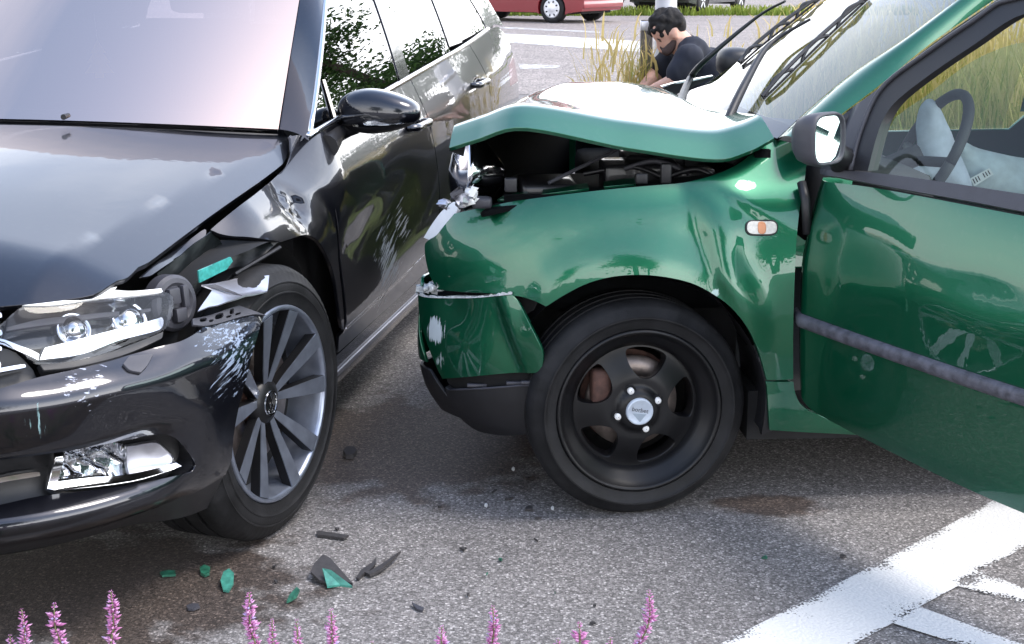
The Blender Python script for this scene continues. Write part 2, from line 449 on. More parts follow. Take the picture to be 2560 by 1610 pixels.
# ------------------------------------------------------------------ ground, road, markings
def mat_asphalt(name, tone=1.0, warm=0.0, scale=125., stains_shade=()):
    m, nt, b = new_mat(name); setp(b, rough=.82, spec=.35)
    g = N(nt, "NewGeometry")
    v = N(nt, "TexVoronoi"); v.inputs["Scale"].default_value = scale; nt.links.new(g.outputs["Position"], v.inputs["Vector"])
    v2 = N(nt, "TexVoronoi"); v2.inputs["Scale"].default_value = scale * 2.1; nt.links.new(g.outputs["Position"], v2.inputs["Vector"])
    sx = N(nt, "SeparateColor"); nt.links.new(v.outputs["Color"], sx.inputs[0])
    T_ = lambda g_, w_=0: (g_ * tone * 1.02, g_ * tone, g_ * tone * .995)
    c = ramp(nt, [(0, T_(.075)), (.3, T_(.125)), (.72, T_(.185)), (.93, T_(.27)), (1, T_(.42))])
    nt.links.new(sx.outputs[0], c.inputs[0])
    # binder between the stones
    db = ramp(nt, [(.0, (1, 1, 1)), (.45, (.9, .9, .9)), (.62, (.60, .60, .60))]); nt.links.new(v.outputs["Distance"], db.inputs[0])
    dsc = N(nt, "Math", operation='MULTIPLY'); dsc.inputs[1].default_value = 1.0
    mu = N(nt, "MixRGB", blend_type='MULTIPLY'); mu.inputs[0].default_value = .8; nt.links.new(c.outputs[0], mu.inputs[1]); nt.links.new(db.outputs[0], mu.inputs[2])
    n = N(nt, "TexNoise"); n.inputs["Scale"].default_value = 1.3; n.inputs["Detail"].default_value = 6; nt.links.new(g.outputs["Position"], n.inputs["Vector"])
    rb = ramp(nt, [(.3, (.82, .81, .81)), (.7, (1.08, 1.06 , 1.04))]); nt.links.new(n.outputs[0], rb.inputs[0])
    m2 = N(nt, "MixRGB", blend_type='MULTIPLY'); m2.inputs[0].default_value = 1; nt.links.new(mu.outputs[0], m2.inputs[1]); nt.links.new(rb.outputs[0], m2.inputs[2])
    col = m2.outputs[0]; wets = []
    for (cx, cy, rx, ry, dk) in stains_shade:       # spilled oil and coolant; the bumper patch also carries painted shade
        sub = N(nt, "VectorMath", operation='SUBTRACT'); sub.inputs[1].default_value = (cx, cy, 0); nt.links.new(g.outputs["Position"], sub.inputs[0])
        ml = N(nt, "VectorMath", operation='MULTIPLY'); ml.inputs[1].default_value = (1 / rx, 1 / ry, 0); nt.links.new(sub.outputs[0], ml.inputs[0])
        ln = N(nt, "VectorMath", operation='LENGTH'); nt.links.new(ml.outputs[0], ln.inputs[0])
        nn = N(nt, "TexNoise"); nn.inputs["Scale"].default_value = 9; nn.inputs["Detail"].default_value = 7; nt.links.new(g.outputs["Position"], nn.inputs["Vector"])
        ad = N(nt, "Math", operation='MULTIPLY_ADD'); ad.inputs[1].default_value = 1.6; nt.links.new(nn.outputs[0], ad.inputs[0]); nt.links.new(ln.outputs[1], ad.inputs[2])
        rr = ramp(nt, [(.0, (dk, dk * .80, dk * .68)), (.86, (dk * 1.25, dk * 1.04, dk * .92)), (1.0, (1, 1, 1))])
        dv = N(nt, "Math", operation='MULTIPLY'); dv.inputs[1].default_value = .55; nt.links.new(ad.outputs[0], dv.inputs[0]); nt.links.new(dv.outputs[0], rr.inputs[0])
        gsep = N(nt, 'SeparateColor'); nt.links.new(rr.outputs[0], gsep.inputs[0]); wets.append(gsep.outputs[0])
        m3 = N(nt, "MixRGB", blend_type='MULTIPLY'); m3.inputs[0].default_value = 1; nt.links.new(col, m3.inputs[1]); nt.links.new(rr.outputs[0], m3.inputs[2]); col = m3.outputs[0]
    if stains_shade:            # wet patches are darker and glossier
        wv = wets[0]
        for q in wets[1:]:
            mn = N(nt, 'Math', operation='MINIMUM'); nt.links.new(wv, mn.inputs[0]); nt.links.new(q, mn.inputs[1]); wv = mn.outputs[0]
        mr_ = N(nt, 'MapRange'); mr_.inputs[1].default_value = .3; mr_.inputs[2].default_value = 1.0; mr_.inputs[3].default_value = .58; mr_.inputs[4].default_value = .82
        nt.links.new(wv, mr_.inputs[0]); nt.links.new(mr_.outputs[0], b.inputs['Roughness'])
    if warm:
        m4 = N(nt, "MixRGB", blend_type='MULTIPLY'); m4.inputs[0].default_value = 1; m4.inputs[2].default_value = (1 + warm, 1, 1 - warm * .6, 1); nt.links.new(col, m4.inputs[1]); col = m4.outputs[0]
    nt.links.new(col, b.inputs["Base Color"])
    h = N(nt, "Math", operation='ADD'); nt.links.new(v.outputs["Distance"], h.inputs[0]); nt.links.new(v2.outputs["Distance"], h.inputs[1])
    bp = N(nt, "Bump"); bp.invert = True; bp.inputs["Strength"].default_value = .35; bp.inputs["Distance"].default_value = .003
    nt.links.new(h.outputs[0], bp.inputs["Height"]); nt.links.new(bp.outputs[0], b.inputs["Normal"])
    return m
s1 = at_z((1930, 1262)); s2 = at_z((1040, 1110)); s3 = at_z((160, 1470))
M_asphalt = mat_asphalt("asphalt", 1.36, .03, 195, [(s1[0], s1[1], .17, .075, .40), (s3[0], s3[1], .60, .36, .26), (s2[0], s2[1], .46, .46, .36)])  # spill below the black bumper is darkened further as painted shade
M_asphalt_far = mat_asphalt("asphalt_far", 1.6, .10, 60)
M_soil = mat_plain("soil", (.09, .07, .05), .95, var=.4, scale=20, bump=.6, bscale=60)
def sheet(name, poly, z, mat, kind="structure"):
    p = np.asarray(poly, float); V = np.c_[p, np.full(len(p), z)]
    o = mk(name, V, [tuple(range(len(p)))], mat, None, smooth=False, loc=(0, 0, 0)); o["kind"] = kind; return o
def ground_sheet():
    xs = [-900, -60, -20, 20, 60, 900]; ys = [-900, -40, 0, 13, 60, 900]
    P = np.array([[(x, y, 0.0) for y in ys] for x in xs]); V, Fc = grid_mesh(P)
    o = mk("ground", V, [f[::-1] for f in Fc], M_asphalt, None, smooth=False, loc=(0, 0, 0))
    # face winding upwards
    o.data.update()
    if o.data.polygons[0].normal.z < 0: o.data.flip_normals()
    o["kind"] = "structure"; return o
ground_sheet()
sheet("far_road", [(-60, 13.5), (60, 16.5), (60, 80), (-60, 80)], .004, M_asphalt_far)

def mat_marking(name):
    m, nt, b = new_mat(name); setp(b, base=(.62, .615, .60), rough=.65)
    out = nt.nodes["Material Output"]; g = N(nt, "NewGeometry")
    v = N(nt, "TexVoronoi"); v.inputs["Scale"].default_value = 125; nt.links.new(g.outputs["Position"], v.inputs["Vector"])
    n = N(nt, "TexNoise"); n.inputs["Scale"].default_value = 7; n.inputs["Detail"].default_value = 4; nt.links.new(g.outputs["Position"], n.inputs["Vector"])
    n3 = N(nt, "TexNoise"); n3.inputs["Scale"].default_value = 170; n3.inputs["Detail"].default_value = 3; nt.links.new(g.outputs["Position"], n3.inputs["Vector"])
    a = N(nt, "Math", operation='MULTIPLY_ADD'); a.inputs[1].default_value = .95; nt.links.new(n.outputs[0], a.inputs[0]); nt.links.new(n3.outputs[0], a.inputs[2])
    at = N(nt, "Attribute"); at.attribute_name = "edge"
    a2 = N(nt, "Math", operation='ADD'); nt.links.new(a.outputs[0], a2.inputs[0]); nt.links.new(at.outputs["Fac"], a2.inputs[1])
    r = ramp(nt, [(.0, (0, 0, 0)), (.62, (0, 0, 0)), (.66, (1, 1, 1))])
    dv = N(nt, "Math", operation='MULTIPLY'); dv.inputs[1].default_value = .5; nt.links.new(a2.outputs[0], dv.inputs[0]); nt.links.new(dv.outputs[0], r.inputs[0])
    tr = N(nt, "BsdfTransparent"); mx = N(nt, "MixShader")
    nt.links.new(r.outputs[0], mx.inputs[0]); nt.links.new(b.outputs[0], mx.inputs[1]); nt.links.new(tr.outputs[0], mx.inputs[2])
    nt.links.new(mx.outputs[0], out.inputs[0])
    bp = N(nt, "Bump"); bp.inputs["Strength"].default_value = .35; bp.inputs["Distance"].default_value = .003; bp.invert = True
    nt.links.new(v.outputs["Distance"], bp.inputs["Height"]); nt.links.new(bp.outputs[0], b.inputs["Normal"])
    return m
M_marking = mat_marking("road_paint")
def marking(name, outline, z=.005, res=.03, edge=.035, wear=0.0):
    rv, rf = fill2d(outline, res); L = np.asarray(outline)
    V = np.c_[rv, np.full(len(rv), z)]; fs = []
    for f in rf:
        s = np.cross(rv[f[1]] - rv[f[0]], rv[f[2]] - rv[f[0]]); fs.append(tuple(f) if s > 0 else (f[0], f[2], f[1]))
    o = mk(name, V, fs, M_marking, None, smooth=False, loc=(0, 0, 0)); o["kind"] = "structure"
    d = np.full(len(rv), 9.)
    for i in range(len(L)):
        a, b = L[i], L[(i+1) % len(L)]; ab = b - a; t = np.clip(((rv - a) @ ab) / (ab @ ab), 0, 1)
        d = np.minimum(d, np.linalg.norm(rv - (a + t[:, None] * ab), axis=1))
    at = o.data.attributes.new("edge", 'FLOAT', 'POINT'); at.data.foreach_set("value", (wear + .30 * np.clip(1 - d / edge, 0, 1)).astype(np.float32))
    return o
G = lambda *p: [tuple(at_z(q)[:2]) for q in p]
e1 = G((1815, 1607), (2096, 1463), (2262, 1376), (2485, 1254)); e2 = G((2150, 1607), (2232, 1562), (2299, 1521), (2396, 1469), (2456, 1432), (2560, 1372))
d1 = unit(np.subtract(e1[3], e1[0])); d2 = unit(np.subtract(e2[5], e2[0]))
band = [tuple(np.add(e1[0], -d1 * 1.2))] + e1 + [tuple(np.add(e1[3], d1 * 1.5)), tuple(np.add(e2[5], d2 * 1.5))] + e2[::-1] + [tuple(np.add(e2[0], -d2 * 1.2))]
marking("road_marking", band)
def stripe(p0, p1, q0, q1, L):
    a0, a1, b0, b1 = (np.array(x) for x in G(p0, p1, q0, q1)); da, db = unit(a1 - a0), unit(b1 - b0)
    marking("road_marking", [tuple(a0), tuple(a0 + da * L), tuple(b0 + db * L), tuple(b0)], z=.0052)
stripe((2228, 1562), (2370, 1607), (2296, 1521), (2482, 1589), .9)
stripe((2392, 1469), (2560, 1513), (2452, 1432), (2560, 1475), .9)
for q in ([(1232, 84), (1400, 92), (1600, 104), (1600, 131), (1420, 119), (1250, 106)], [(1250, 68), (1500, 80), (1500, 83), (1250, 72)],
          [(1295, 161), (1400, 166), (1395, 172), (1300, 174)], [(1740, 123), (1960, 126), (1960, 131), (1740, 129)], [(1740, 136), (1960, 140), (1960, 155), (1740, 152)]):
    marking("far_road_marking", G(*q), z=.009, res=.6, edge=.12, wear=.0)

# ------------------------------------------------------------------ black estate car
bh = math.radians(-100); Bk = np.array([-math.cos(bh), -math.sin(bh), 0]); Bl = np.array([-math.sin(bh), math.cos(bh), 0])
EZ = np.array([0, 0, 1.0])
BO = at_z((686, 1010), .33) - .895 * Bl; BO[2] = 0
def BW(X, Y, Z):
    X, Y, Z = np.broadcast_arrays(np.asarray(X, float), np.asarray(Y, float), np.asarray(Z, float))
    return BO + X[..., None] * Bk + Y[..., None] * Bl + Z[..., None] * EZ
def on_side(px, Y, O=BO, l=Bl, b=Bk):
    d = ray(px); c = np.array([0, 0, CAMH]); t = (Y - np.dot(c - O, l)) / np.dot(d, l); p = c + t * d
    return np.array([np.dot(p - O, b), Y, p[2]])
def plan_table(n, a, b, x0):
    th = np.linspace(math.pi / 2, 0, 900); ex = 2 / n
    cx, cy = np.cos(th) ** ex, np.sin(th) ** ex; X, Y = x0 - a * cx, b * cy
    s = np.r_[0, np.cumsum(np.hypot(np.diff(X), np.diff(Y)))]; ss = np.linspace(0, s[-1], 260)
    return ss, np.interp(ss, s, cx), np.interp(ss, s, cy)
pt_s, pt_cx, pt_cy = plan_table(3.2, 1.07, .912, .2)
f_cx, f_cy = cub(pt_s, pt_cx), cub(pt_s, pt_cy)
of_front = cub([.05, .20, .262, .276, .300, .312, .345, .37, .45, .535, .548, .60, .64, .70, .76, .82], [-.13, -.09, -.012, 0, .002, -.004, -.055, -.058, -.012, .0, -.004, -.055, -.066, -.10, -.16, -.24])
of_side = cub([.05, .15, .20, .25, .30, .35, .375, .42, .55, .66, .74, .80], [-.14, -.085, -.055, -.045, -.038, -.031, -.010, -.004, 0, -.004, -.012, -.020])
zcr = lambda X: .75 + .045 * np.clip(X, -.5, 4); zbelt = lambda X: .88 + .058 * np.clip(X, -.5, 4)
of_corner = cub([.05, .16, .22, .28, .36, .45, .535, .548, .60, .64, .70, .76, .82], [-.13, -.085, -.05, -.022, -.008, -.002, .0, -.004, -.045, -.06, -.10, -.16, -.24])
def b_side_off(X, Z):
    c, t = zcr(X), zbelt(X); r = (Z - c) / np.maximum(t - c, .01)
    up = of_side(.79) - .060 * np.clip(r, 0, 1.3) ** 1.15
    lo = of_side(np.minimum(Z, c) * .79 / c)
    roll = -.058 * (np.clip(Z - .60, 0, .4) / .20) ** 2 * sstep(.66, .34, X)      # fender rolls over towards the hood
    return np.where(Z > c, up, lo) + roll
def b_taper(X): return -.105 * (np.clip(X - 2.2, 0, 3) / 1.8) ** 2
def fn_bside(u, v):
    u, v = np.broadcast_arrays(np.asarray(u, float), np.asarray(v, float))
    arc = np.maximum(0, .2 - u); cx, cy = f_cx(arc), f_cy(arc)
    w = sstep(.10, .42, arc)                       # 0 on the flank, 1 round the nose
    k = sstep(.60, .76, arc); off_f = of_corner(v) * (1 - k) + of_front(v) * k
    off = b_side_off(u, v) * (1 - w) + off_f * w
    X = np.where(u < .2, .2 - cx * (1.07 + off_f * w), u)
    Y = cy * (.912 + off) + b_taper(u) + .022 * sstep(.24, .34, arc) * sstep(.80, .55, arc) * sstep(.64, .60, v)
    return BW(X, Y, v)
def wob(seed, k=6, f=(20, 70)):
    r = np.random.default_rng(seed); A = r.uniform(*f, (k, 2)) * r.choice([-1, 1], (k, 2)); ph = r.uniform(0, 6.3, k)
    return lambda u, v: sum(np.sin(A[i, 0] * u + A[i, 1] * v + ph[i]) for i in range(k)) / k
w1, w2, w3 = wob(1), wob(2, 7, (8, 26)), wob(3, 8, (40, 120))
def gs(u, v, cu, cv, ru, rv): return np.exp(-((u - cu) / ru) ** 2 - ((v - cv) / rv) ** 2)
def b_dent(u, v, p):
    d = gs(u, v, CRU[0], CRU[1], .055, .05) * (.020 * w1(u, v) + .006 * w3(u, v) - .022)       # crumpled fender behind the arch
    d += gs(u, v, .50, .70, .05, .06) * (.006 * w1(u + 1, v) - .004)
    d += gs(u, v, .95, .58, .42, .11) * -.024 + gs(u, v, 1.3, .66, .25, .08) * -.010     # pushed-in front door
    d += gs(u, v, .85, .62, .25, .12) * .0035 * w2(u, v)
    d += sstep(.0, -.25, u) * sstep(.42, .5, v) * .006 * w2(u * 1.3, v * 1.5) + gs(u, v, -.20, .50, .22, .1) * .010 * w1(u * .6, v * .6)   # scraped bumper corner
    d += sstep(-.35, -.7, u) * gs(v, 0, .47, 0, .07, 1) * .004 * w2(u, v)
    return d
CRU = Surf(fn_bside, (-.2, .8), (.5, .9), Bl).inv([(735, 508)])[0]
PS = Surf(fn_bside, (-.95, 4.0), (.10, 1.06), Bl * .75 - Bk * .65, n=(330, 90), disp=b_dent)
gh = lambda X, Z: .912 - .076 + b_taper(X) - .50 * (Z - zbelt(X)) - .22 * (Z - zbelt(X)) ** 2
PG = Surf(lambda u, v: BW(u, gh(u, v), v), (.3, 3.9), (.85, 1.42), Bl, n=(200, 60))
car = empty("black_estate_car", tuple(BO), "black estate car with crumpled front fender, smashed headlamp and scraped bumper", "car")
sc_b = lambda px, Y: tuple(BW(*on_side(px, Y)))
M_bpaint = mat_paint("black_paint", (.008, .009, .015), .75, .32, [
    (sc_b((560, 880), .88), .16, (.5, .8, .35), (.22, .27, .36), .62), (sc_b((610, 980), .90), .09, (.3, .9, .25), (.26, .30, .38), .6),
    (sc_b((200, 955), .72), .09, (1, .2, .1), (.42, .45, .55), .45), (sc_b((100, 1060), .68), .05, (0, 0, 1), (.22, .36, .38), .5),
    (sc_b((975, 660), .905), .20, (.17, .97, .35), (.2, .23, .27), .72), (sc_b((1010, 560), .905), .12, (.17, .97, .25), (.2, .22, .25), .65)], dust=.02)
UV = lambda s, pts: [tuple(q) for q in s.inv(pts)]
def cor(p): return tuple(p) + (1,)

# hood
zk = lambda X: .82 + .098 * X
zc_h = cub([-.9, -.65, -.4, -.1, .2, .45, .9], [.73, .785, .835, .885, .92, .94, .945])
def hoodz(X, Y):
    a = np.abs(Y); Yk = .645 + .095 * X
    nose = -.055 * (np.clip(-.42 - X, 0, 1) / .2) ** 2
    zi = zk(X) + (zc_h(X) - zk(X)) * (1 - np.clip(a / Yk, 0, 1) ** 2.2)
    o = np.clip((a - Yk) / .10, 0, 3); e = np.sqrt(o * o + .012) - .11
    return zi - .042 * e + nose
PH = Surf(lambda u, v: BW(u, v, hoodz(u, v)), (-.9, .8), (-.85, .85), EZ, n=(150, 150))
edge = [(705, 322), (719, 340), (722, 365), (718, 388), (706, 410), (660, 446), (621, 473), (522, 543), (432, 610), (372, 655), (345, 668, 1), (318, 694), (292, 702), (232, 737), (140, 752), (60, 761), (2, 766)]
eu = spline(edge, 3, closed=False); eu = PH.inv(eu)
fy = np.linspace(eu[-1, 1] - .08, 0, 6); front_x = np.interp(fy, [0, eu[-1, 1]], [eu[-1, 0] - .10, eu[-1, 0]])
half = np.concatenate([eu, np.c_[front_x, fy]])
rear_y = np.linspace(0, eu[0, 1], 9)[:-1]; rx0 = eu[0, 0]
rear = np.c_[.40 + (rx0 - .40) * (rear_y / eu[0, 1]) ** 2, rear_y]
nearo = np.concatenate([rear, half]); faro = nearo[1:-1][::-1] * [1, -1]
rv, rf = fill2d(np.concatenate([nearo, faro]), .028)
Vh, Fh, Nh = skin(PH, rv, rf, 0, .012)
mk("hood", Vh, Fh, M_bpaint, car, normals=Nh)
# windscreen, its dark border, cowl
TW = math.radians(33)
def fn_ws(u, v):
    c = (u / .72) ** 2
    return BW(.455 + .26 * c + v * math.cos(TW), u, .948 - .045 * c + v * math.sin(TW))
PWS = Surf(fn_ws, (-.8, .8), (-.05, 1.0), EZ - Bk * .5, n=(120, 90))
wb = UV(PWS, [(698, 308), (748, 0)]); (u0, v0), (u1, v1) = wb
ue = lambda v: u0 + (u1 - u0) * (v - v0) / (v1 - v0)
vt = .80
outer = [(ue(.0), .0, 1), (0, -.0), (-ue(.0), .0, 1), (-ue(vt), vt, 1), (0, vt), (ue(vt), vt, 1)]
innr = [(ue(.06) - .055, .045), (0, .042), (-ue(.06) + .055, .045), (-ue(vt) + .055, vt - .06), (0, vt - .05), (ue(vt) - .055, vt - .06)]
M_wscreen = mat_glass("coated_windscreen", (.50, .45, .46), 1.0)
nt = M_wscreen.node_tree; gl_ = [n for n in nt.nodes if n.type == 'BSDF_GLOSSY'][0]; gl_.inputs["Color"].default_value = (1, .78, .66, 1)
kk = [n for n in nt.nodes if n.type == 'MATH'][0]; kk.operation = 'MULTIPLY_ADD'; kk.inputs[1].default_value = .6; kk.inputs[2].default_value = .66
panel("windscreen", PWS, outer, M_wscreen, car, res=.06, flange=0, px=False, inner=False)
ws = car.children[-1]
panel("screen_border", PWS, outer, M_black, ws, res=.05, lift=-.007, flange=.003, holes=[innr], px=False, inner=False)
cw = [(ue(0) + .0, -.005, 1), (0, -.005), (-ue(0), -.005, 1), (-ue(0), -.10, 1), (0, -.09), (ue(0), -.10, 1)]
panel("cowl", Surf(lambda u, v: fn_ws(u, v * .6) - EZ * .012, (-.8, .8), (-.2, .1), EZ), cw, M_plastic, car, res=.05, px=False)
tube("washer_jet", [BW(.40, .20, .962), BW(.43, .20, .964)], [.008, .006], M_plastic, car, 8)
# A-pillar, roof, rear shell
def strip_between(A, B, k=3, bulge=.0, nrm=None):
    A, B = np.asarray(A), np.asarray(B); t = np.linspace(0, 1, k)
    P = A[:, None] + (B - A)[:, None] * t[None, :, None]
    if bulge: P = P + nrm[:, None] * (4 * t * (1 - t) * bulge)[None, :, None]
    return grid_mesh(P)
vv = np.linspace(0.0, vt, 14)
fwA, fwB = UV(PG, [(774, 336), (812, 0)])
fl_u = lambda z: fwA[0] + (fwB[0] - fwA[0]) * (z - fwA[1]) / (fwB[1] - fwA[1])       # front edge of the door glass
def a_pillar(sgn):
    A = fn_ws(np.array([ue(v) + .002 for v in vv]), vv); zz = A[:, 2]
    zz2 = zz - .004; B = BW(fl_u(zz2) - .012, gh(fl_u(zz2), zz2) + .004, zz2)
    if sgn < 0:
        L = lambda P: P - 2 * ((P - BO) @ Bl)[:, None] * Bl
        A, B = L(A), L(B)
    n = np.broadcast_to(unit(Bl * sgn - Bk * .6 + EZ * .7), A.shape)
    V, Fc = strip_between(A, B, 6, .012, n); return mk("pillar", V, Fc, M_bpaint, car)
a_pillar(1); a_pillar(-1)
xr = np.linspace(1.42, 3.55, 15)
def roof_row(X):
    zt = 1.405 - .03 * np.clip((X - 2.4) / 1.2, 0, 1) ** 2; zt = zt - .0 ; zs = zt
    Yh = gh(X, zs) ; t = np.linspace(-1, 1, 17)
    front = .0
    return BW(np.full(17, X) , t * Yh, zs + .065 * (1 - np.abs(t) ** 2.5) * (1 - .0))
Pz = np.array([roof_row(x) for x in xr]); topw = fn_ws(np.linspace(-ue(vt), ue(vt), 17), np.full(17, vt)); Pz = np.concatenate([topw[None], Pz])
V, Fc = grid_mesh(Pz); mk("roof", V, Fc, M_bpaint, car)
def uvpanel(name, S, pts, mat, par=car, **k): return panel(name, S, pts, mat, par, px=False, **k)
# fender
fend = UV(PS, [(716, 352)]) 
M_b = M_bpaint
fender = panel("fender", PS, [(726, 338, 1), (762, 356), (790, 374, 1), (805, 405), (820, 442), (835, 478), (846, 560), (853, 640), (857, 702), (860, 780), (861, 842, 1), (853, 800), (846, 715), (834, 665), (817, 630), (797, 601), (775, 588), (757, 587), (735, 594), (704, 604, 1), (664, 598), (620, 592), (581, 590), (550, 584), (527, 574, 1), (545, 558), (600, 514), (640, 484), (685, 446), (716, 416), (727, 390), (728, 365)], M_b, car, res=.016, flange=.010)
# doors and quarter panel
ug = lambda z: np.interp(z, [.30, .35, .60, .765, .90], [.585, .583, .553, .541, .512])
fd = [(ug(.885) + .006, zbelt(.52) - .002, 1), (1.0, zbelt(1.0) - .002), (1.64, zbelt(1.64) - .002, 1), (1.666, .83), (1.70, .72), (1.728, .6), (1.733, .45), (1.733, .295, 1), (1.2, .292), (.60, .295, 1), (ug(.35) + .006, .36), (ug(.5) + .006, .5), (ug(.6) + .006, .6), (ug(.765) + .006, .765)]
uvpanel("front_door", PS, fd, M_b, res=.02); fdoor = car.children[-1]
rd = [(1.648, zbelt(1.648) - .002, 1), (2.1, zbelt(2.1) - .002), (2.66, zbelt(2.66) - .002, 1), (2.775, .90), (2.80, .82), (2.75, .72), (2.56, .63), (2.44, .50), (2.41, .40), (2.40, .295, 1), (2.0, .293), (1.739, .295, 1), (1.739, .45), (1.734, .6), (1.706, .72), (1.673, .83)]
uvpanel("rear_door", PS, rd, M_b, res=.03); rdoor = car.children[-1]
qp = [(2.672, zbelt(2.66) - .002, 1), (3.1, zbelt(3.1) - .002), (3.55, 1.06), (3.72, 1.0), (3.78, .92, 1), (3.5, .885), (3.48, .79, 1), (3.96, .78, 1), (3.97, .6), (3.95, .30, 1), (3.2, .26, 1), (3.165, .36), (3.10, .53), (2.96, .665), (2.79, .705), (2.62, .655), (2.47, .52), (2.418, .40), (2.41, .30, 1), (2.40, .30, 1)]
qp = [(2.672, zbelt(2.66) - .002, 1), (3.1, zbelt(3.1) - .002), (3.55, 1.06), (3.72, 1.0), (3.80, .915, 1), (3.52, .885, 1), (3.50, .79, 1), (3.96, .775, 1), (3.97, .6), (3.95, .30, 1), (3.2, .26, 1), (3.165, .36), (3.10, .53), (2.96, .665), (2.80, .708), (2.765, .71, 1), (2.765, .725), (2.808, .82), (2.783, .90)]
uvpanel("quarter_panel", PS, qp, M_b, res=.035)
M_tail = mat_plain("tail_lamp_red", (.20, .012, .012), .15, coat=.8)
uvpanel("tail_lamp", PS, [(3.525, .883, 1), (3.80, .912, 1), (3.955, .78, 1), (3.505, .792, 1)], M_tail, res=.04)
# sill
uvpanel("sill", PS, [(.56, .285, 1), (1.5, .287), (2.42, .287, 1), (2.45, .17, 1), (1.5, .165), (.56, .17, 1)], M_black, res=.03, lift=-.004)
uvpanel("sill_trim", PS, [(.56, .236), (1.5, .236), (2.42, .236), (2.42, .222), (1.5, .222), (.56, .222)], M_steel, res=.03, lift=.003, flange=.006)
# side glazing
b_l = UV(PG, [(1003, 212), (936, 0)]); b_r = UV(PG, [(1024, 189), (960, 0)]); c_l = UV(PG, [(1128, 131), (1081, 0)]); c_r = UV(PG, [(1158, 112), (1107, 0)])
ln = lambda ab: (lambda z: ab[0][0] + (ab[1][0] - ab[0][0]) * (z - ab[0][1]) / (ab[1][1] - ab[0][1]))
LB, RB, LC, RC = ln(b_l), ln(b_r), ln(c_l), ln(c_r); zt = 1.375; zb2 = lambda X: zbelt(X) + .014
def quad(l, r, n=4): 
    zl, zr = zb2(l(1.0)), zb2(r(1.0))
    return [(l(zl), zl, 1)] + [(l(zl) + (r(zr) - l(zl)) * k / n, zb2(l(zl) + (r(zr) - l(zl)) * k / n)) for k in range(1, n)] + [(r(zr), zr, 1), (r(zt), zt, 1), (l(zt), zt, 1)]
uvpanel("front_window", PG, quad(fl_u, LB), M_glass_dark, res=.05, lift=-.003, flange=0, inner=False)
uvpanel("rear_window", PG, quad(RB, LC), M_glass_dark, res=.05, lift=-.003, flange=0, inner=False)
uvpanel("quarter_window", PG, [(RC(zb2(2.7)), zb2(2.7), 1), (3.08, zb2(3.08)), (3.16, 1.08), (3.12, 1.2), (2.95, zt - .02), (RC(zt), zt, 1)], M_glass_dark, res=.05, lift=-.003, flange=.004, inner=False)
uvpanel("pillar", PG, [(LB(.98), .98, 1), (RB(.98), .985, 1), (RB(zt), zt, 1), (LB(zt), zt, 1)], M_black, res=.04, lift=.001, inner=False)
uvpanel("pillar", PG, [(LC(1.04), 1.04, 1), (RC(1.04), 1.045, 1), (RC(zt), zt, 1), (LC(zt), zt, 1)], M_black, res=.04, lift=.001, inner=False)
uvpanel("rear_pillar", PG, [(3.10, zbelt(3.1), 1), (3.45, zbelt(3.4), 1), (3.70, 1.06, 1), (3.60, 1.2), (3.42, 1.38, 1), (2.95, 1.385, 1), (2.97, zt - .02), (3.14, 1.2), (3.18, 1.08)], M_b, res=.04)
xs = np.linspace(.50, 3.16, 40)
V, Fc = tube_pts(BW(xs, gh(xs, zbelt(xs)) + .006, zbelt(xs) + .006), .009, 6); mk("belt_trim", V, Fc, M_chrome, car)
zz = np.linspace(.92, 1.385, 12); V, Fc = tube_pts(BW(fl_u(zz) - .006, gh(fl_u(zz), zz) + .003, zz), .008, 6); mk("window_trim", V, Fc, M_chrome, car)
xs = np.linspace(fl_u(1.385), 2.98, 20); V, Fc = tube_pts(BW(xs, gh(xs, 1.387) + .003, np.full(20, 1.387)), .009, 6); mk("window_trim", V, Fc, M_chrome, car)
mv = np.array([fl_u(.99) + .085, .0, .99]); 
tube("window_divider", [BW(fl_u(.93) + .20, gh(.78, .93), .93), BW(fl_u(1.03) + .06, gh(.78, 1.03), 1.03)], .008, M_black, car, 6)
# handles
for X, Z, d in ((1.49, .835, fdoor), (2.545, .885, rdoor)):
    nrm = Bl; c = BW(X, .912 + b_side_off(X, Z) + b_taper(X) + .028, Z)
    P = [c - Bk * .11 - Bl * .03, c - Bk * .085, c, c + Bk * .085, c + Bk * .11 - Bl * .03]
    tube("handle", P, [.010, .014, .013, .014, .010], M_bpaint, d, 8)
    V, Fc = lathe([(0, .001), (.004, .03), (0, .045)], 20); V = V * [1.5, .75, 1]
    mk("handle_recess", xf(V, axes(c - Bl * .029, Bk, EZ, Bl)), Fc, M_black, d)
# door mirror
mc = BW(*on_side((948, 281), .945)); 
def superell(c, r, ex, ax, k=28, m=18):
    P = []
    for i in range(m + 1):
        ph = -math.pi / 2 + math.pi * i / m; row = []
        for j in range(k + 1):
            th = 2 * math.pi * j / k; sgp = lambda w, e: np.sign(w) * abs(w) ** e
            row.append(c + ax[0] * r[0] * sgp(math.cos(ph), ex) * sgp(math.cos(th), ex) + ax[1] * r[1] * sgp(math.cos(ph), ex) * sgp(math.sin(th), ex) + ax[2] * r[2] * sgp(math.sin(ph), ex))
        P.append(row)
    return np.array(P)
P = superell(mc, (.120, .068, .068), .8, (Bl, Bk, EZ), 40, 24)
fac = 1 - .28 * sstep(-.3, 1, (P - mc) @ Bl / .120)
P = mc + (P - mc) * np.array([1, 1, 1]); dz = (P - mc)[..., 2] * (fac - 1); P[..., 2] += dz
low = P[..., 2].copy(); P[..., 2] = np.where(low < mc[2] - .018, mc[2] - .018 + (low - mc[2] + .018) * .85, low)
V, Fc = grid_mesh(P[:9]); mk("mirror_lower_shell", V, Fc, M_plastic, car); mirror_lo = car.children[-1]
V, Fc = grid_mesh(P[9:]); mirror = mk("door_mirror", V, Fc, M_bpaint, car)
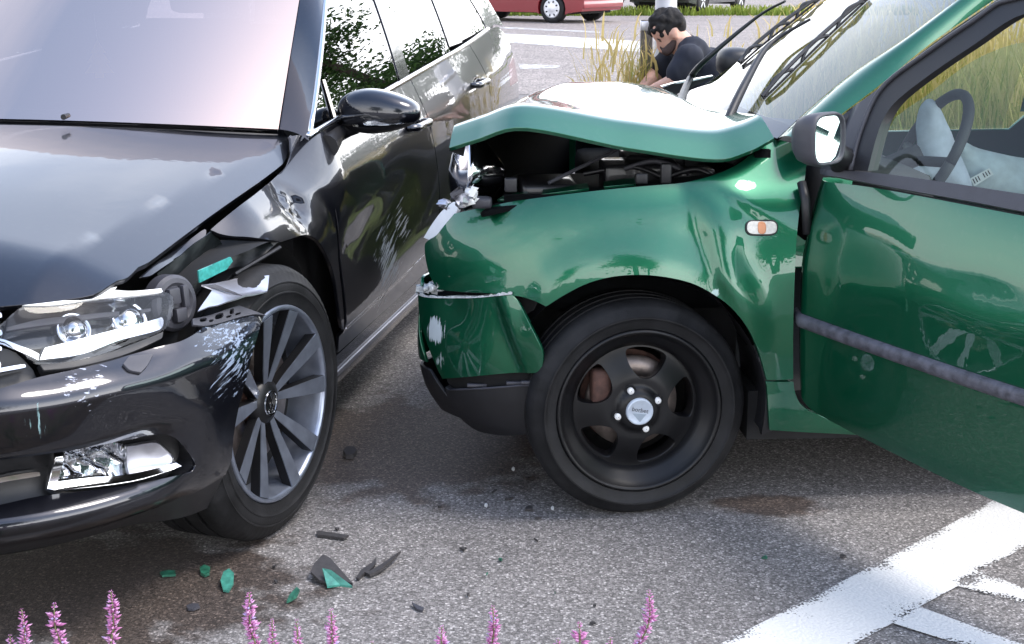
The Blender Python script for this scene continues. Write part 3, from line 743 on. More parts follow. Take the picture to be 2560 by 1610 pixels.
MS = Surf(lambda u, v: mc + Bl * .119 * np.sin(u)[..., None] * .985 - Bk * (.073 * np.cos(u))[..., None] + EZ * np.asarray(v)[..., None], (-1.2, 1.5), (-.04, .04), -Bk)
panel("indicator", MS, [(-.25, -.020), (.4, -.012), (1.2, -.006), (1.42, -.010), (1.2, -.020), (.4, -.027), (-.2, -.028)], M_lens, mirror, res=.1, px=False, flange=.004)
panel("indicator_strip", MS, [(-.25, -.020), (.4, -.012), (1.2, -.006), (1.42, -.010), (1.2, -.020), (.4, -.027), (-.2, -.028)], M_reflector, mirror, res=.1, px=False, flange=.002, lift=-.004)
tube("mirror_arm", [mc - Bl * .075 - EZ * .03, mc - Bl * .12 - EZ * .055 - Bk * .02, BW(*on_side((815, 368), .845))], [.034, .03, .034], M_plastic, car, 12)
# front bumper
fog_hole = [(-160, 1175), (0, 1149), (199, 1122), (399, 1086), (439, 1096), (470, 1130), (490, 1162, 1), (478, 1180), (300, 1216), (100, 1240), (0, 1262), (-160, 1290)]
bump_o = [(-260, 1040, 1), (-100, 1000), (0, 972), (100, 940), (199, 921), (299, 894), (392, 868), (449, 855), (490, 833), (516, 811, 1), (575, 799), (630, 787), (660, 790, 1), (648, 822), (628, 896), (615, 946), (597, 1016), (583, 1099), (578, 1185), (567, 1238, 1)]
bo = spline(bump_o, 4, closed=False); bo = PS.inv(np.clip(bo, [-130, -999], [9999, 9999])); 
k_ = int(np.argmax((bo[:, 1] < .268) & (np.arange(len(bo)) > 20))); bo = bo[:k_] if k_ else bo
u_end = pt_s[-1]; uc = .2 - u_end          # centre line of the nose
uleft = bo[0, 0]
top_ext = [(uc, bo[0, 1] + .0, ), (uc * .5 + uleft * .5, bo[0, 1])]
lowz = .245
outl = np.concatenate([np.array(top_ext), bo[1:], np.array([[bo[-1, 0] - .012, .252], [-.5, lowz], [-.7, .25], [uc, .25]])])
fh = PS.inv(spline([p for p in fog_hole], 3)); fh[:, 0] = np.maximum(fh[:, 0], uc + .12)
rv, rf = fill2d(outl, .016, [fh]); Vb, Fb, Nb = skin(PS, rv, rf, 0, .010); bumper = mk("front_bumper", Vb, Fb, M_b, car, normals=Nb)
# fog lamp recess
rv, rf = fill2d(fh + 0, .03); V, Fc, Nn = skin(PS, rv, rf, -.055, .004); mk("recess", V, Fc, M_plastic, bumper, normals=Nn)
cen = fh.mean(0); wl = []
pA = PS.P(fh[:, 0], fh[:, 1]); nA = PS.N(fh[:, 0], fh[:, 1]); V, Fc = strip_between(np.r_[pA, pA[:1]] - 0 * np.r_[nA, nA[:1]], np.r_[pA, pA[:1]] - .056 * np.r_[nA, nA[:1]], 2); mk("recess_wall", V, Fc, M_plastic, bumper)
fogo = [(150, 1199, 1), (176, 1152, 1), (326, 1126), (399, 1116), (424, 1130), (442, 1153, 1), (326, 1177)]
fog = panel("fog_lamp", PS, fogo, M_lens, bumper, res=.02, lift=-.012, flange=.012, inner=False)
panel("lamp_bowl", PS, [(156, 1197, 1), (180, 1154, 1), (326, 1129), (330, 1172)], M_reflector, fog, res=.006, lift=-.034, flange=.004)
bl_ = fog.children[-1]
rr = np.random.default_rng(5); me = bl_.data
for v in me.vertices:                       # faceted reflector
    q = np.array(v.co[:]) * 130; v.co += Vector(-Bk * .006 * (math.sin(q[0] * 1.3 + math.floor(q[2] * 1.1)) + rr.uniform(-.5, .5)))
panel("lamp_side_bowl", PS, [(332, 1128, 1), (396, 1118), (420, 1132), (436, 1152), (332, 1174, 1)], M_steel, fog, res=.02, lift=-.022, flange=.01)
panel("fog_trim", PS, [(120, 1221, 1), (143, 1152, 1), (163, 1149, 1), (147, 1205, 1), (326, 1180), (442, 1155, 1), (457, 1163, 1), (330, 1197), (150, 1221)], M_chrome, bumper, res=.03, lift=-.006, flange=.02)
panel("trim_bar", PS, [(-100, 1226), (0, 1205), (104, 1189), (106, 1196), (0, 1214), (-100, 1236)], M_chrome, bumper, res=.03, lift=-.020, flange=.012)
panel("intake_bar", PS, [(-100, 944), (0, 921), (60, 911), (63, 919), (0, 933), (-100, 958)], M_chrome, bumper, res=.03, lift=.004, flange=.02)
panel("grille", PS, [(-120, 915, 1), (0, 862), (92, 915, 1), (100, 938), (0, 968), (-120, 998, 1)], M_plastic, car, res=.03, lift=-.03, flange=.01)
panel("tow_cover", PS, [(306, 915, 1), (322, 894, 1), (382, 888, 1), (366, 917), (349, 935, 1), (322, 930)], M_plastic_grey, bumper, res=.01, lift=.006, flange=.012)
ug_ = PS.inv([(20, 850)])[0, 0]
gr = uvpanel("grille", PS, [(uc, .735, 1), (ug_, .715, 1), (ug_ - .03, .60, 1), (uc, .585, 1)], M_plastic, res=.05, lift=-.05, flange=.01)
for k in range(4):
    z0 = .605 + .032 * k; uvpanel("grille_bar", PS, [(uc, z0), (uc * .5 + ug_ * .5, z0), (ug_ - .02 + .006 * k, z0), (ug_ - .02 + .006 * k, z0 + .010), (uc * .5 + ug_ * .5, z0 + .010), (uc, z0 + .010)], M_chrome, gr, res=.04, lift=-.022, flange=.016)
# spoiler under the bumper, undertray
sp_u = np.linspace(uc, -.31, 30); A = fn_bside(sp_u, np.full(30, .255)); B = fn_bside(sp_u, np.interp(sp_u, [uc, -.6, -.31], [.225, .205, .165])); V, Fc = strip_between(A, B, 4); mk("chin_spoiler", V, Fc, M_plastic, car)
ut = np.linspace(uc, -.30, 24); A = fn_bside(ut, np.full(24, .215)); yA = (A - BO) @ Bl; xA = (A - BO) @ Bk
V = np.r_[BW(xA + .01, yA - .01, np.full(24, .205)), BW(np.full(24, .46), np.minimum(yA, .60), np.full(24, .19))]; V = np.r_[V, V - 2 * ((V - BO) @ Bl)[:, None] * Bl]
Fc = [(i, i + 1, i + 25, i + 24) for i in range(23)]; Fc += [tuple(q + 48 for q in f) for f in Fc]; mk("shading_undertray", V, Fc, M_dark, car, smooth=False)  # unseen panel added to block light, so the ground under the nose darkens
# headlamp
lens_o = [(-110, 868), (0, 847), (50, 878), (96, 908), (219, 896), (327, 858), (409, 826), (427, 792), (433, 742), (401, 729), (291, 746), (140, 758), (56, 767), (0, 812), (-60, 838)]
hl = panel("headlamp", PS, lens_o, M_lens, car, res=.02, lift=.0, flange=.02, inner=False)
panel("lamp_housing", PS, lens_o, M_black, hl, res=.02, lift=-.075, flange=.004)
lo_ = PS.inv(spline(lens_o, 4)); pA = PS.P(lo_[:, 0], lo_[:, 1]); nA = PS.N(lo_[:, 0], lo_[:, 1]); V, Fc = strip_between(np.r_[pA, pA[:1]] - .015 * np.r_[nA, nA[:1]], np.r_[pA, pA[:1]] - .078 * np.r_[nA, nA[:1]], 2); mk("housing_wall", V, Fc, M_black, hl)
panel("light_bar", PS, [(108, 898, 1), (219, 880), (320, 845), (410, 812), (424, 790), (420, 783, 1), (360, 803), (240, 835), (122, 868, 1)], M_chrome, hl, res=.01, lift=-.022, flange=.02)
panel("light_bar", PS, [(-40, 862), (0, 852), (50, 876), (104, 899, 1), (106, 885, 1), (60, 862), (0, 838), (-40, 846)], M_chrome, hl, res=.01, lift=-.020, flange=.02)
panel("lens_sky_glint", PS, [(56, 766, 1), (140, 756), (232, 744), (245, 733), (291, 719, 1), (284, 727), (330, 729), (401, 723, 1), (403, 732), (330, 741), (232, 751), (140, 764)], M_white, hl, res=.01, lift=.004, flange=.008)  # white strip paints the sky's reflection along the lens top
panel("bezel", PS, [(20, 800, 1), (120, 778), (230, 768), (400, 748, 1), (400, 757), (230, 782), (120, 795), (20, 810, 1)], M_plastic_grey, hl, res=.02, lift=-.035, flange=.012)
panel("lower_bezel", PS, [(100, 912, 1), (219, 899), (327, 862), (405, 832, 1), (400, 848), (300, 893), (200, 918), (110, 926, 1)], M_plastic, hl, res=.02, lift=.004, flange=.03)
def ball(c, r, k=20, m=12, sc=(1, 1, 1)):
    return superell(np.asarray(c, float), np.array(r) * np.array(sc), 1.0, (np.array([1., 0, 0]), np.array([0, 1., 0]), EZ), k, m)
for px, r in (((205, 805), .030), ((352, 775), .036)):
    q = PS.inv([px]); c = (PS.P(q[:, 0], q[:, 1]) - PS.N(q[:, 0], q[:, 1]) * .05)[0]; nn = PS.N(q[:, 0], q[:, 1])[0]
    x_ = unit(np.cross(EZ, nn)); V, Fc = lathe([(-.03, r * 1.25), (.006, r * 1.25), (.010, r * 1.12), (.004, r * 1.03), (.004, r), (.016, r * .8), (.024, r * .45), (.027, .001)], 28)
    mk("projector_lens", xf(V, axes(c, x_, np.cross(nn, x_), nn)), Fc, M_lens if False else M_reflector, hl)
# smashed corner: lamp back cover, torn metal, bracket, glass sliver
pq = PS.inv([(463, 742)]); c0 = (PS.P(pq[:, 0], pq[:, 1]) - .03 * PS.N(pq[:, 0], pq[:, 1]))[0]
nc = unit(Bl * .93 - Bk * .45 + EZ * .1); xc = unit(np.cross(EZ, nc)); yc = np.cross(nc, xc)
V, Fc = lathe([(-.03, .062), (.0, .062), (.008, .055), (.010, .045), (.004, .038), (.006, .001)], 40)
parts = [(V, Fc)]
for (x, y, w, h_, d) in ((-.012, .018, .03, .035, .02), (.02, .012, .016, .05, .018), (.0, -.025, .03, .03, .022), (-.03, -.01, .018, .03, .012)):
    parts.append(box((x, y, .012), (w, h_, d), None, .004))
V, Fc = join(*parts); mk("lamp_back_cover", xf(V, axes(c0, xc, yc, nc)), Fc, M_plastic_grey, car, sharp=35)
def crumple(name, pts_px, offs, mat, tris=None, par=car, th=.003, sub=4, amp=.003, seed=0):
    """torn sheet: corner points on the flank with their own depth offsets, subdivided and roughened"""
    q = PS.inv(pts_px); p = PS.P(q[:, 0], q[:, 1]); n = PS.N(q[:, 0], q[:, 1]); p = p + n * np.array(offs)[:, None]
    bm = bmesh.new(); vs_ = [bm.verts.new(x) for x in p]
    for f in tris: bm.faces.new([vs_[i] for i in f])
    bmesh.ops.subdivide_edges(bm, edges=list(bm.edges), cuts=sub, use_grid_fill=True)
    bmesh.ops.triangulate(bm, faces=list(bm.faces))
    r = np.random.default_rng(seed); bm.normal_update(); wv = wob(seed + 30, 6, (30, 90))
    for v in bm.verts: v.co += v.normal * float(amp * wv(v.co.x + v.co.y, v.co.z))
    bmesh.ops.solidify(bm, geom=list(bm.faces), thickness=th)
    bm.verts.index_update(); V = np.array([v.co[:] for v in bm.verts]); Fc = [tuple(v.index for v in f.verts) for f in bm.faces]; bm.free()
    return mk(name, V, Fc, mat, par, sharp=40)
crumple("torn_inner_panel", [(509, 712), (602, 692), (664, 692), (640, 741), (594, 764), (482, 795), (525, 730), (592, 757)], [-.01, -.02, .01, .03, .03, .02, .005, .015], M_steel, [(0, 1, 7), (1, 3, 7), (1, 2, 3), (3, 4, 7), (0, 7, 6), (6, 7, 4, 5)], amp=.004)
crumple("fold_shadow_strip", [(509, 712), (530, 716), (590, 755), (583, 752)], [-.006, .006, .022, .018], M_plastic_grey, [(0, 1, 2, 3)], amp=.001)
panel("bracket", PS, [(480, 799, 1), (594, 768, 1), (615, 773), (661, 790, 1), (631, 788), (515, 815), (480, 815, 1)], M_plastic_grey, car, res=.008, lift=.004, flange=.006,
      holes=[[(500, 797), (516, 793), (516, 802), (500, 806)], [(540, 787), (556, 783), (556, 794), (540, 798)], [(572, 777), (580, 775), (580, 785), (572, 787)], [(524, 799), (534, 797), (534, 803), (524, 805)], [(565, 791), (575, 789), (575, 794), (565, 796)], [(585, 786), (597, 783), (597, 788), (585, 791)]])
M_shard = mat_plain("green_lens_plastic", (.05, .30, .27), .12, coat=.6, var=.3, scale=80)
q1, q2 = PS.inv([(494, 694)]), PS.inv([(566, 663)])
pa = (PS.P(q1[:, 0], q1[:, 1]) + .0 * Bl)[0]; pb = (PS.P(q2[:, 0], q2[:, 1]) + PS.N(q2[:, 0], q2[:, 1]) * .02)[0]
ax_ = unit(pb - pa); L_ = np.linalg.norm(pb - pa); V, Fc = prism([(0, -.012), (L_ * .8, -.012), (L_, .0), (L_ * .95, .012), (.0, .016)], 0, .004)
mk("glass_sliver", xf(V, axes(pa, ax_, unit(np.cross(Bl, ax_)), unit(np.cross(ax_, unit(np.cross(Bl, ax_)))))), Fc, M_shard, car, smooth=False)
# dark cavity behind the torn fender
panel("inner_apron", PS, [(300, 760, 1), (400, 715), (540, 640), (660, 630), (770, 625), (800, 660), (700, 740), (640, 810), (430, 850), (320, 810)], M_dark, car, res=.04, lift=-.17, flange=.01)
M_apron = mat_plain("dark_inner_steel", (.004, .006, .007), .42, var=.3, bump=.3, bscale=60)
crumple("bent_apron", [(430, 640), (527, 574), (600, 590), (700, 603), (655, 660), (600, 700), (480, 700)], [-.06, -.006, -.06, -.004, -.05, -.09, -.10], M_apron, [(0, 1, 2, 6), (2, 3, 4), (2, 4, 5), (2, 5, 6)], amp=.012, sub=6, seed=4)
panel("fender_flange", PS, [(366, 668, 1), (432, 616), (480, 580), (524, 550), (527, 574, 1), (470, 612), (400, 664)], M_bpaint, car, res=.02, lift=-.035, flange=.008)
tube("broken_rod", [PS.P(*[np.array([x]) for x in PS.inv([(618, 686)])[0]])[0] - Bl * .03, PS.P(*[np.array([x]) for x in PS.inv([(700, 618)])[0]])[0]], .005, M_plastic, car, 6)
tube("loose_cable", [BW(*on_side(p, .72)) for p in ((400, 700), (412, 680), (440, 672), (470, 690))], .005, M_plastic, car, 6)
# arch liner
th = np.linspace(.12, math.pi + .25, 26); prof = []
Pl = np.array([[BW(-.385 * math.cos(t), y if math.cos(t) < 0 else y - .09 * min(1, max(0, (math.cos(t) - .1) * 3)) * (y - .6) / .28, .335 + .385 * math.sin(t)) for y in (.60, .70, .80, .88)] for t in th]); V, Fc = grid_mesh(Pl); mk("arch_liner", V, Fc, M_dark, car)
V, Fc = lathe([(0, .30), (0, .05)], 40); mk("liner_back", xf(V, axes(BW(0, .61, .335), Bk, EZ, Bl)), Fc, M_dark, car)
# body core (dark structure behind the skins), rear and far flank
def core(parts, name, par, wfn): 
    V, Fc = join(*[box(((a+b)/2, (c+d)/2, (e+f)/2), (b-a, d-c, f-e)) for a, b, c, d, e, f in parts]); mk(name, wfn(V[:, 0], V[:, 1], V[:, 2]), Fc, M_dark, par, smooth=False)
core([(-.52, .50, -.58, .58, .26, .62), (.46, 2.35, -.80, .80, .17, .70), (2.35, 3.80, -.60, .60, .20, .72), (.46, .52, -.70, .70, .7, .86)], "underbody", car, BW)
def mirrorY(P): return P - 2 * ((P - BO) @ Bl)[..., None] * Bl
PSf = Surf(lambda u, v: mirrorY(fn_bside(u, v)), (-.95, 4.0), (.10, 1.06), -Bl * .75 - Bk * .65, n=(20, 10))
uvpanel("far_flank", PSf, [(.44, .20, 1), (2.35, .20, 1), (2.42, .45), (2.6, .66), (2.79, .71), (3.0, .66), (3.16, .4), (3.2, .25, 1), (3.95, .3, 1), (3.96, .75), (3.8, .92), (3.5, 1.08), (2, 1.0), (.5, .90, 1), (.0, .80), (-.40, .70), (-.38, .45), (-.37, .34, 1), (-.27, .6), (0, .71), (.27, .6), (.38, .4)], M_b, res=.06)
PGf = Surf(lambda u, v: mirrorY(BW(u, gh(u, v), v)), (.3, 3.9), (.85, 1.42), -Bl, n=(20, 10))
uvpanel("far_windows", PGf, [(.62, .93, 1), (1.8, 1.0), (3.1, 1.08), (3.1, 1.25), (2.9, 1.37), (1.5, 1.38), (1.25, 1.34)], M_glass_dark, res=.08, inner=False)
ry = np.linspace(-1, 1, 15)
Pr = np.array([BW(3.97 + dx - .04 * np.abs(ry) ** 3, ry * (yh), np.full(15, z)) for z, yh, dx in ((.28, .80, -.03), (.5, .815, .02), (.75, .81, .0), (.95, .78, -.10), (1.06, .73, -.25))])
V, Fc = grid_mesh(Pr); mk("tailgate", V, Fc, M_b, car)
Pr = np.array([BW(np.full(15, x), ry * yh, np.full(15, z)) for z, yh, x in ((1.06, .73, 3.72), (1.25, .66, 3.60), (1.39, .58, 3.46))]); V, Fc = grid_mesh(Pr); mk("rear_screen", V, Fc, M_glass_dark, car)
def other_side(o, parent):
    c = o.copy(); c.data = o.data.copy(); scene.collection.objects.link(c); c.parent = parent; me = c.data
    v = np.zeros(len(me.vertices) * 3); me.vertices.foreach_get("co", v); v = v.reshape(-1, 3); v = v - 2 * (v @ Bl)[:, None] * Bl; me.vertices.foreach_set("co", v.ravel()); me.flip_normals(); me.update()
    return c
b2_ = other_side(bumper, car); h2_ = other_side(hl, car)
for ch in list(hl.children): other_side(ch, h2_)
for ch in list(bumper.children): other_side(ch, b2_)
g2_ = other_side(gr, car)
for ch in list(gr.children): other_side(ch, g2_)
# cabin
V, Fc = box((0, 0, 0), (.40, 1.20, .18), None, .05); mk("dashboard", BW(1.06 + V[:, 0], V[:, 1], .82 + V[:, 2] - .10 * V[:, 0]), Fc, M_interior, car)
def torus(c, x, y, R, r, k=36, m=8, a0=0, a1=2*math.pi):
    th = np.linspace(a0, a1, k); P = np.array([c + R * (x * math.cos(t) + y * math.sin(t)) for t in th]); return tube_pts(P, r, m)
swx, swy = Bl, unit(EZ * .9 + Bk * .35)
V, Fc = torus(BW(1.28, .38, .93), swx, swy, .185, .015); V2, F2 = box(BW(1.27, .38, .93), (.12, .05, .10), None, .02); V, Fc = join((V, Fc), (V2, F2)); mk("steering_wheel", V, Fc, M_interior, car)
def seat(cx, cy, W_, par, m, back=1):
    a, f1 = box((0, 0, 0), (.10, .50, .62), None, .045); b, f2 = box((.03, 0, .43), (.09, .26, .18), None, .04); c, f3 = box((-.25, 0, -.36), (.52, .5, .14), None, .05)
    V, Fc = join((a, f1), (b, f2), (c, f3)); V = V @ np.array([[math.cos(.25), 0, math.sin(.25)], [0, 1, 0], [-math.sin(.25), 0, math.cos(.25)]]).T
    mk("seat", W_(cx + V[:, 0] * back, cy + V[:, 1], .82 + V[:, 2]), Fc, m, par)
seat(1.85, .38, BW, car, M_seat); seat(1.85, -.38, BW, car, M_seat); seat(2.7, .38, BW, car, M_seat); seat(2.7, -.38, BW, car, M_seat)
mpx = fn_ws(np.array([.0]), np.array([.60]))[0]; mm = np.array([0, 0, CAMH]) + ray((232, 6)) * ((at_y((232, 6), 4.62))[1] / ray((232, 6))[1])
P = superell(mm, (.12, .03, .035), .7, (unit(Bl + Bk * .15), Bk, EZ), 24, 14); V, Fc = grid_mesh(P); mk("inner_mirror", V, Fc, M_plastic, car); tube("mirror_stalk", [mm + EZ * .02, mm + EZ * .09 - Bk * .03], .012, M_plastic, car.children[-1], 8)
# air freshener hanging from the inner mirror
fx = at_y((243, 100), 4.60); tp = [(0, 1), (.22, .62), (.13, .62), (.34, .33), (.2, .33), (.42, .02), (.12, .02), (.12, -.12), (-.12, -.12), (-.12, .02), (-.42, .02), (-.2, .33), (-.34, .33), (-.13, .62), (-.22, .62)]
V, Fc = prism(np.array(tp) * .105, -.002, .002); ft = empty("air_freshener", tuple(fx - EZ * .12), "yellow tree-shaped air freshener hanging behind the estate car windscreen", "air freshener")
mk("card", xf(V, axes(fx - EZ * .105, unit(Bl + Bk * .3), EZ, unit(np.cross(Bl, EZ)))), Fc, mat_plain("yellow_card", (.80, .55, .12), .6), ft, smooth=False)
tube("string", [fx, mm - EZ * .02], .0015, M_white, ft, 5)

# wheels ------------------------------------------------------------
def tyre_mesh(r, w, rr, M, blocks=84):
    prof = [(-.022, rr - .006), (-.004, rr + .004), (.0, rr + .022), (.0035, rr + .030), (.005, rr + .031), (.005, rr + .034), (.0035, rr + .035), (.004, (rr + r) / 2), (.001, r - .042), (.0022, r - .041), (.0022, r - .038), (-.002, r - .036), (-.012, r - .016), (-.024, r - .005), (-.036, r)]
    w_ = w - .0; grooves = []
    for g in (.30, .5, .70): grooves += [(-w_ * g + .006, r), (-w_ * g + .005, r - .007), (-w_ * g - .005, r - .007), (-w_ * g - .006, r)]
    prof = prof + grooves + [(-w_ + .036, r), (-w_ + .02, r - .008), (-w_, r - .05), (-w_ + .01, rr)]
    k = blocks * 3; V, Fc = lathe(prof, k); m = len(prof); V = V.reshape(k, m, 3)
    for q in range(0, k, 3):                          # shoulder sipes
        for i in (12, 13): V[q, i, :2] *= (1 - .0022 / r)
    V = xf(V.reshape(-1, 3), M); V[:, 2] = np.maximum(V[:, 2], .001); return V, Fc
wn_b = np.array([math.cos(math.radians(-20)), math.sin(math.radians(-20)), 0]); wx_b = unit(np.cross(EZ, wn_b))
wc = at_z((686, 1010), .33); wc = wc + np.array([.016, .0, .0]); MB = axes(wc, wx_b, EZ, wn_b)
def wheel_black_car(M, par, detail=True):
    V, Fc = tyre_mesh(.334, .235, .238, M); ty = mk("tyre", V, Fc, M_rubber, par, sharp=40)
    V, Fc = lathe([(-.006, .240), (.0, .238), (-.001, .229), (-.012, .226), (-.03, .222), (-.17, .205)], 72); rim = mk("rim", xf(V, M), Fc, M_alloy, par)
    V, Fc = lathe([(-.095, .001), (-.095, .215)], 40); mk("hub_back", xf(V, M), Fc, M_dark, rim)
    V, Fc = lathe([(-.078, .06), (-.070, .065), (-.070, .155), (-.085, .157)], 48); mk("brake_disc", xf(V, M), Fc, M_disc, rim)
    if not detail: return
    for c in range(5):
        for s in (-1, 1):
            ca = math.radians(85 + 72 * c); a0, a1 = ca + s * math.radians(9), ca + s * math.radians(15.5)
            e = np.array([math.cos(a1), math.sin(a1)]); o = np.array([-e[1], e[0]]) * s
            i0 = np.array([math.cos(a0), math.sin(a0)]) * .040; k0 = e * .150 ; r1 = e * .231
            poly = [i0 - o * .009, e * .10 - o * .015, e * .17 - o * .019, r1 - o * .020, r1 + o * .024, e * .15 + o * .017, e * .09 + o * .011, i0 + o * .009]
            if s < 0: poly = poly[::-1]
            Vs, Fs = prism(np.array(poly), -.034, -.010); rad = np.hypot(Vs[:, 0], Vs[:, 1]); Vs[:, 2] += -.030 + .038 * np.clip((rad - .05) / .17, 0, 1); mk("spoke", xf(Vs, M), Fs, M_rimblack, rim, smooth=False)
            sp_ = rim.children[-1]; ins = np.array(poly); cc = ins.mean(0); ins = cc + (ins - cc) * np.array([.955, .955]) ; 
            Vs, Fs = prism(ins, -.0098, -.0075); rad = np.hypot(Vs[:, 0], Vs[:, 1]); Vs[:, 2] += -.030 + .038 * np.clip((rad - .05) / .17, 0, 1); mk("machined_face", xf(Vs, M), Fs, M_alloy, sp_, smooth=False)
    V, Fc = lathe([(-.03, .058), (-.012, .055), (-.006, .040), (-.002, .034), (-.002, .001)], 40); hub = mk("hub_cap", xf(V - [0, 0, .026], M), Fc, M_rimblack, rim)
    def bar(a, b, w): 
        a, b = np.array(a), np.array(b); d = unit(b - a); o = np.array([-d[1], d[0]]) * w / 2; return prism(np.array([a - o, b - o, b + o, a + o]), -.001, .001)
    pts = [lathe([(-.002, .031), (.0012, .030), (.0012, .027), (-.002, .026)], 36)]
    for a, b in (((-.011, .025), (0, .004)), ((.011, .025), (0, .004)), ((-.021, .015), (-.010, -.023)), ((-.010, -.023), (0, -.002)), ((0, -.002), (.010, -.023)), ((.010, -.023), (.021, .015))): pts.append(bar(a, b, .0048))
    V, Fc = join(*pts); mk("emblem", xf(V - [0, 0, .026], M), Fc, M_chrome, rim, smooth=False)
wh = mk("wheel", *[x for x in (lambda a: (xf(a[0], MB), a[1]))(lathe([(-.20, .05), (-.10, .06), (-.06, .055)], 16))], M_rust, car)
wheel_black_car(MB, wh)
for X, Y, s in ((2.79, .885, 1), (2.79, -.885, -1), (0, -.885, -1)):
    M2 = axes(BW(X, Y, .334), -Bk * s, EZ, Bl * s); w0 = mk("wheel", *(lambda a: (xf(a[0], M2), a[1]))(lathe([(-.20, .05), (-.08, .06), (-.06, .001)], 16)), M_rust, car); wheel_black_car(M2, w0, X > 1 and s > 0)

# ------------------------------------------------------------------ green hatchback
ghd = math.radians(183); Gk = np.array([-math.cos(ghd), -math.sin(ghd), 0]); Gl = np.array([-math.sin(ghd), math.cos(ghd), 0])
GO = at_z((1590, 1030), .278) - .81 * Gl; GO[2] = 0
def GW(X, Y, Z):
    X, Y, Z = np.broadcast_arrays(np.asarray(X, float), np.asarray(Y, float), np.asarray(Z, float))
    return GO + X[..., None] * Gk + Y[..., None] * Gl + Z[..., None] * EZ
def g_side(px, Y): return on_side(px, Y, GO, Gl, Gk)
gcar = empty("green_hatchback", tuple(GO), "green hatchback with buckled hood, broken bumper and driver door swung open", "car")
gt_s, gt_cx, gt_cy = plan_table(2.7, .70, .838, .06); g_cx, g_cy = cub(gt_s, gt_cx), cub(gt_s, gt_cy)
go_side = cub([.05, .17, .22, .35, .50, .60, .67, .73, .78, .82, .86, .92, 1.0], [-.12, -.055, -.03, -.008, 0, -.004, -.012, -.026, -.048, -.076, -.115, -.18, -.28])
go_front = cub([.05, .17, .22, .30, .40, .50, .56, .60, .67, .74, .80, .86], [-.16, -.10, -.05, -.012, 0, -.006, -.012, -.02, -.04, -.075, -.125, -.20])
def fn_gside(u, v):
    u, v = np.broadcast_arrays(np.asarray(u, float), np.asarray(v, float))
    arc = np.maximum(0, .06 - u); cx, cy = g_cx(arc), g_cy(arc); w = sstep(.12, .55, arc)
    r = np.hypot(u, v - .285); flare = .016 * sstep(.47, .37, r) * sstep(-.30, -.22, u) * sstep(.36, .25, u)
    X = np.where(u < .06, .06 - cx * (.70 + go_front(v) * w), u)
    Y = cy * (.826 + go_side(v) * (1 - w) + go_front(v) * w * .6 + flare)
    return GW(X, Y, v)
w4, w5 = wob(11, 6, (9, 24)), wob(12, 7, (30, 70))
def g_dent(u, v, p):
    k = (u - .13) * .8 + (v - .66) * .5
    d = .016 * gs(u, v, .20, .70, .07, .16) * np.tanh(((u - .165) + .35 * (v - .7)) / .018) - .010 * gs(u, v, .12, .68, .06, .12)
    d += gs(u, v, .26, .66, .06, .10) * (.006 * w4(u, v) - .006) + gs(u, v, .05, .72, .12, .06) * -.004
    d += .0035 * w4(u * .8, v) * sstep(-.35, .1, u) * sstep(.40, .52, v) * sstep(.95, .7, v)
    d += .006 * gs(u, v, .28, .78, .1, .06) * np.tanh(((v - .77) + .6 * (u - .28)) / .012)
    return d
def gb_dent(u, v, p):
    s = (u + .335) + .42 * (v - .50)                     # crease running down across the bumper side
    return .012 * np.tanh(s / .012) * gs(u, v, -.30, .47, .13, .13) + .0012 * w4(u, v * 1.2) - .012 * gs(u, v, -.50, .52, .06, .05)
GS = Surf(fn_gside, (-1.0, 3.0), (.10, 1.0), Gl * .8 - Gk * .6 + EZ * .1, n=(260, 100), disp=g_dent)
GB = Surf(fn_gside, (-1.0, 3.0), (.10, 1.0), Gl * .8 - Gk * .6 + EZ * .1, n=(260, 100), disp=gb_dent)
gp = lambda S, px: (lambda q: S.P(q[:, 0], q[:, 1])[0])(S.inv([px]))
M_gpaint = mat_paint("green_metallic_paint", (.0028, .108, .050), .70, .36, [
    (gp(GB, (1088, 826)), .048, (0, 0, 1), (.50, .56, .58), 1.35), (gp(GB, (1100, 900)), .03, (.2, 0, 1), (.3, .36, .36), .7),
    (gp(GS, (1790, 735)), .02, (.5, 0, 1), (.45, .6, .55), 1.0)], dust=.03)
M_g = M_gpaint
gfender = panel("fender", GS, [(1136, 534, 1), (1186, 523), (1299, 501), (1498, 476), (1664, 460), (1750, 450), (1800, 436), (1845, 412), (1883, 382), (1915, 358), (1940, 347, 1), (1975, 357), (2004, 366), (2012, 378), (2016, 410, 1), (2009, 470), (1998, 530), (1992, 590), (1988, 660), (1985, 750), (1983, 850), (1983, 948, 1), (1950, 950), (1917, 950, 1), (1908, 915), (1893, 868), (1866, 815), (1825, 766), (1780, 734), (1730, 709), (1665, 693), (1598, 687), (1530, 692), (1470, 708), (1415, 735), (1365, 766, 1), (1335, 752), (1299, 741), (1240, 734), (1160, 730), (1095, 724, 1), (1080, 700), (1070, 675), (1063, 640), (1062, 612), (1072, 600), (1091, 588), (1112, 562)], M_g, gcar, res=.015, flange=.012)
sill = panel("sill", GS, [(1917, 955, 1), (1984, 955, 1), (1986, 975), (1997, 1004), (2020, 1026), (2050, 1040), (2130, 1075), (2200, 1105, 1), (2200, 1090, 1), (2120, 1086), (2000, 1080), (1924, 1075, 1), (1920, 1000)], M_g, gcar, res=.02, flange=.015)
uv_s = lambda pts: [tuple(p) for p in pts]
panel("sill", GS, [(.46, .30, 1), (1.6, .30, 1), (1.6, .19, 1), (.52, .19, 1)], M_g, gcar, res=.05, px=False, lift=-.03)
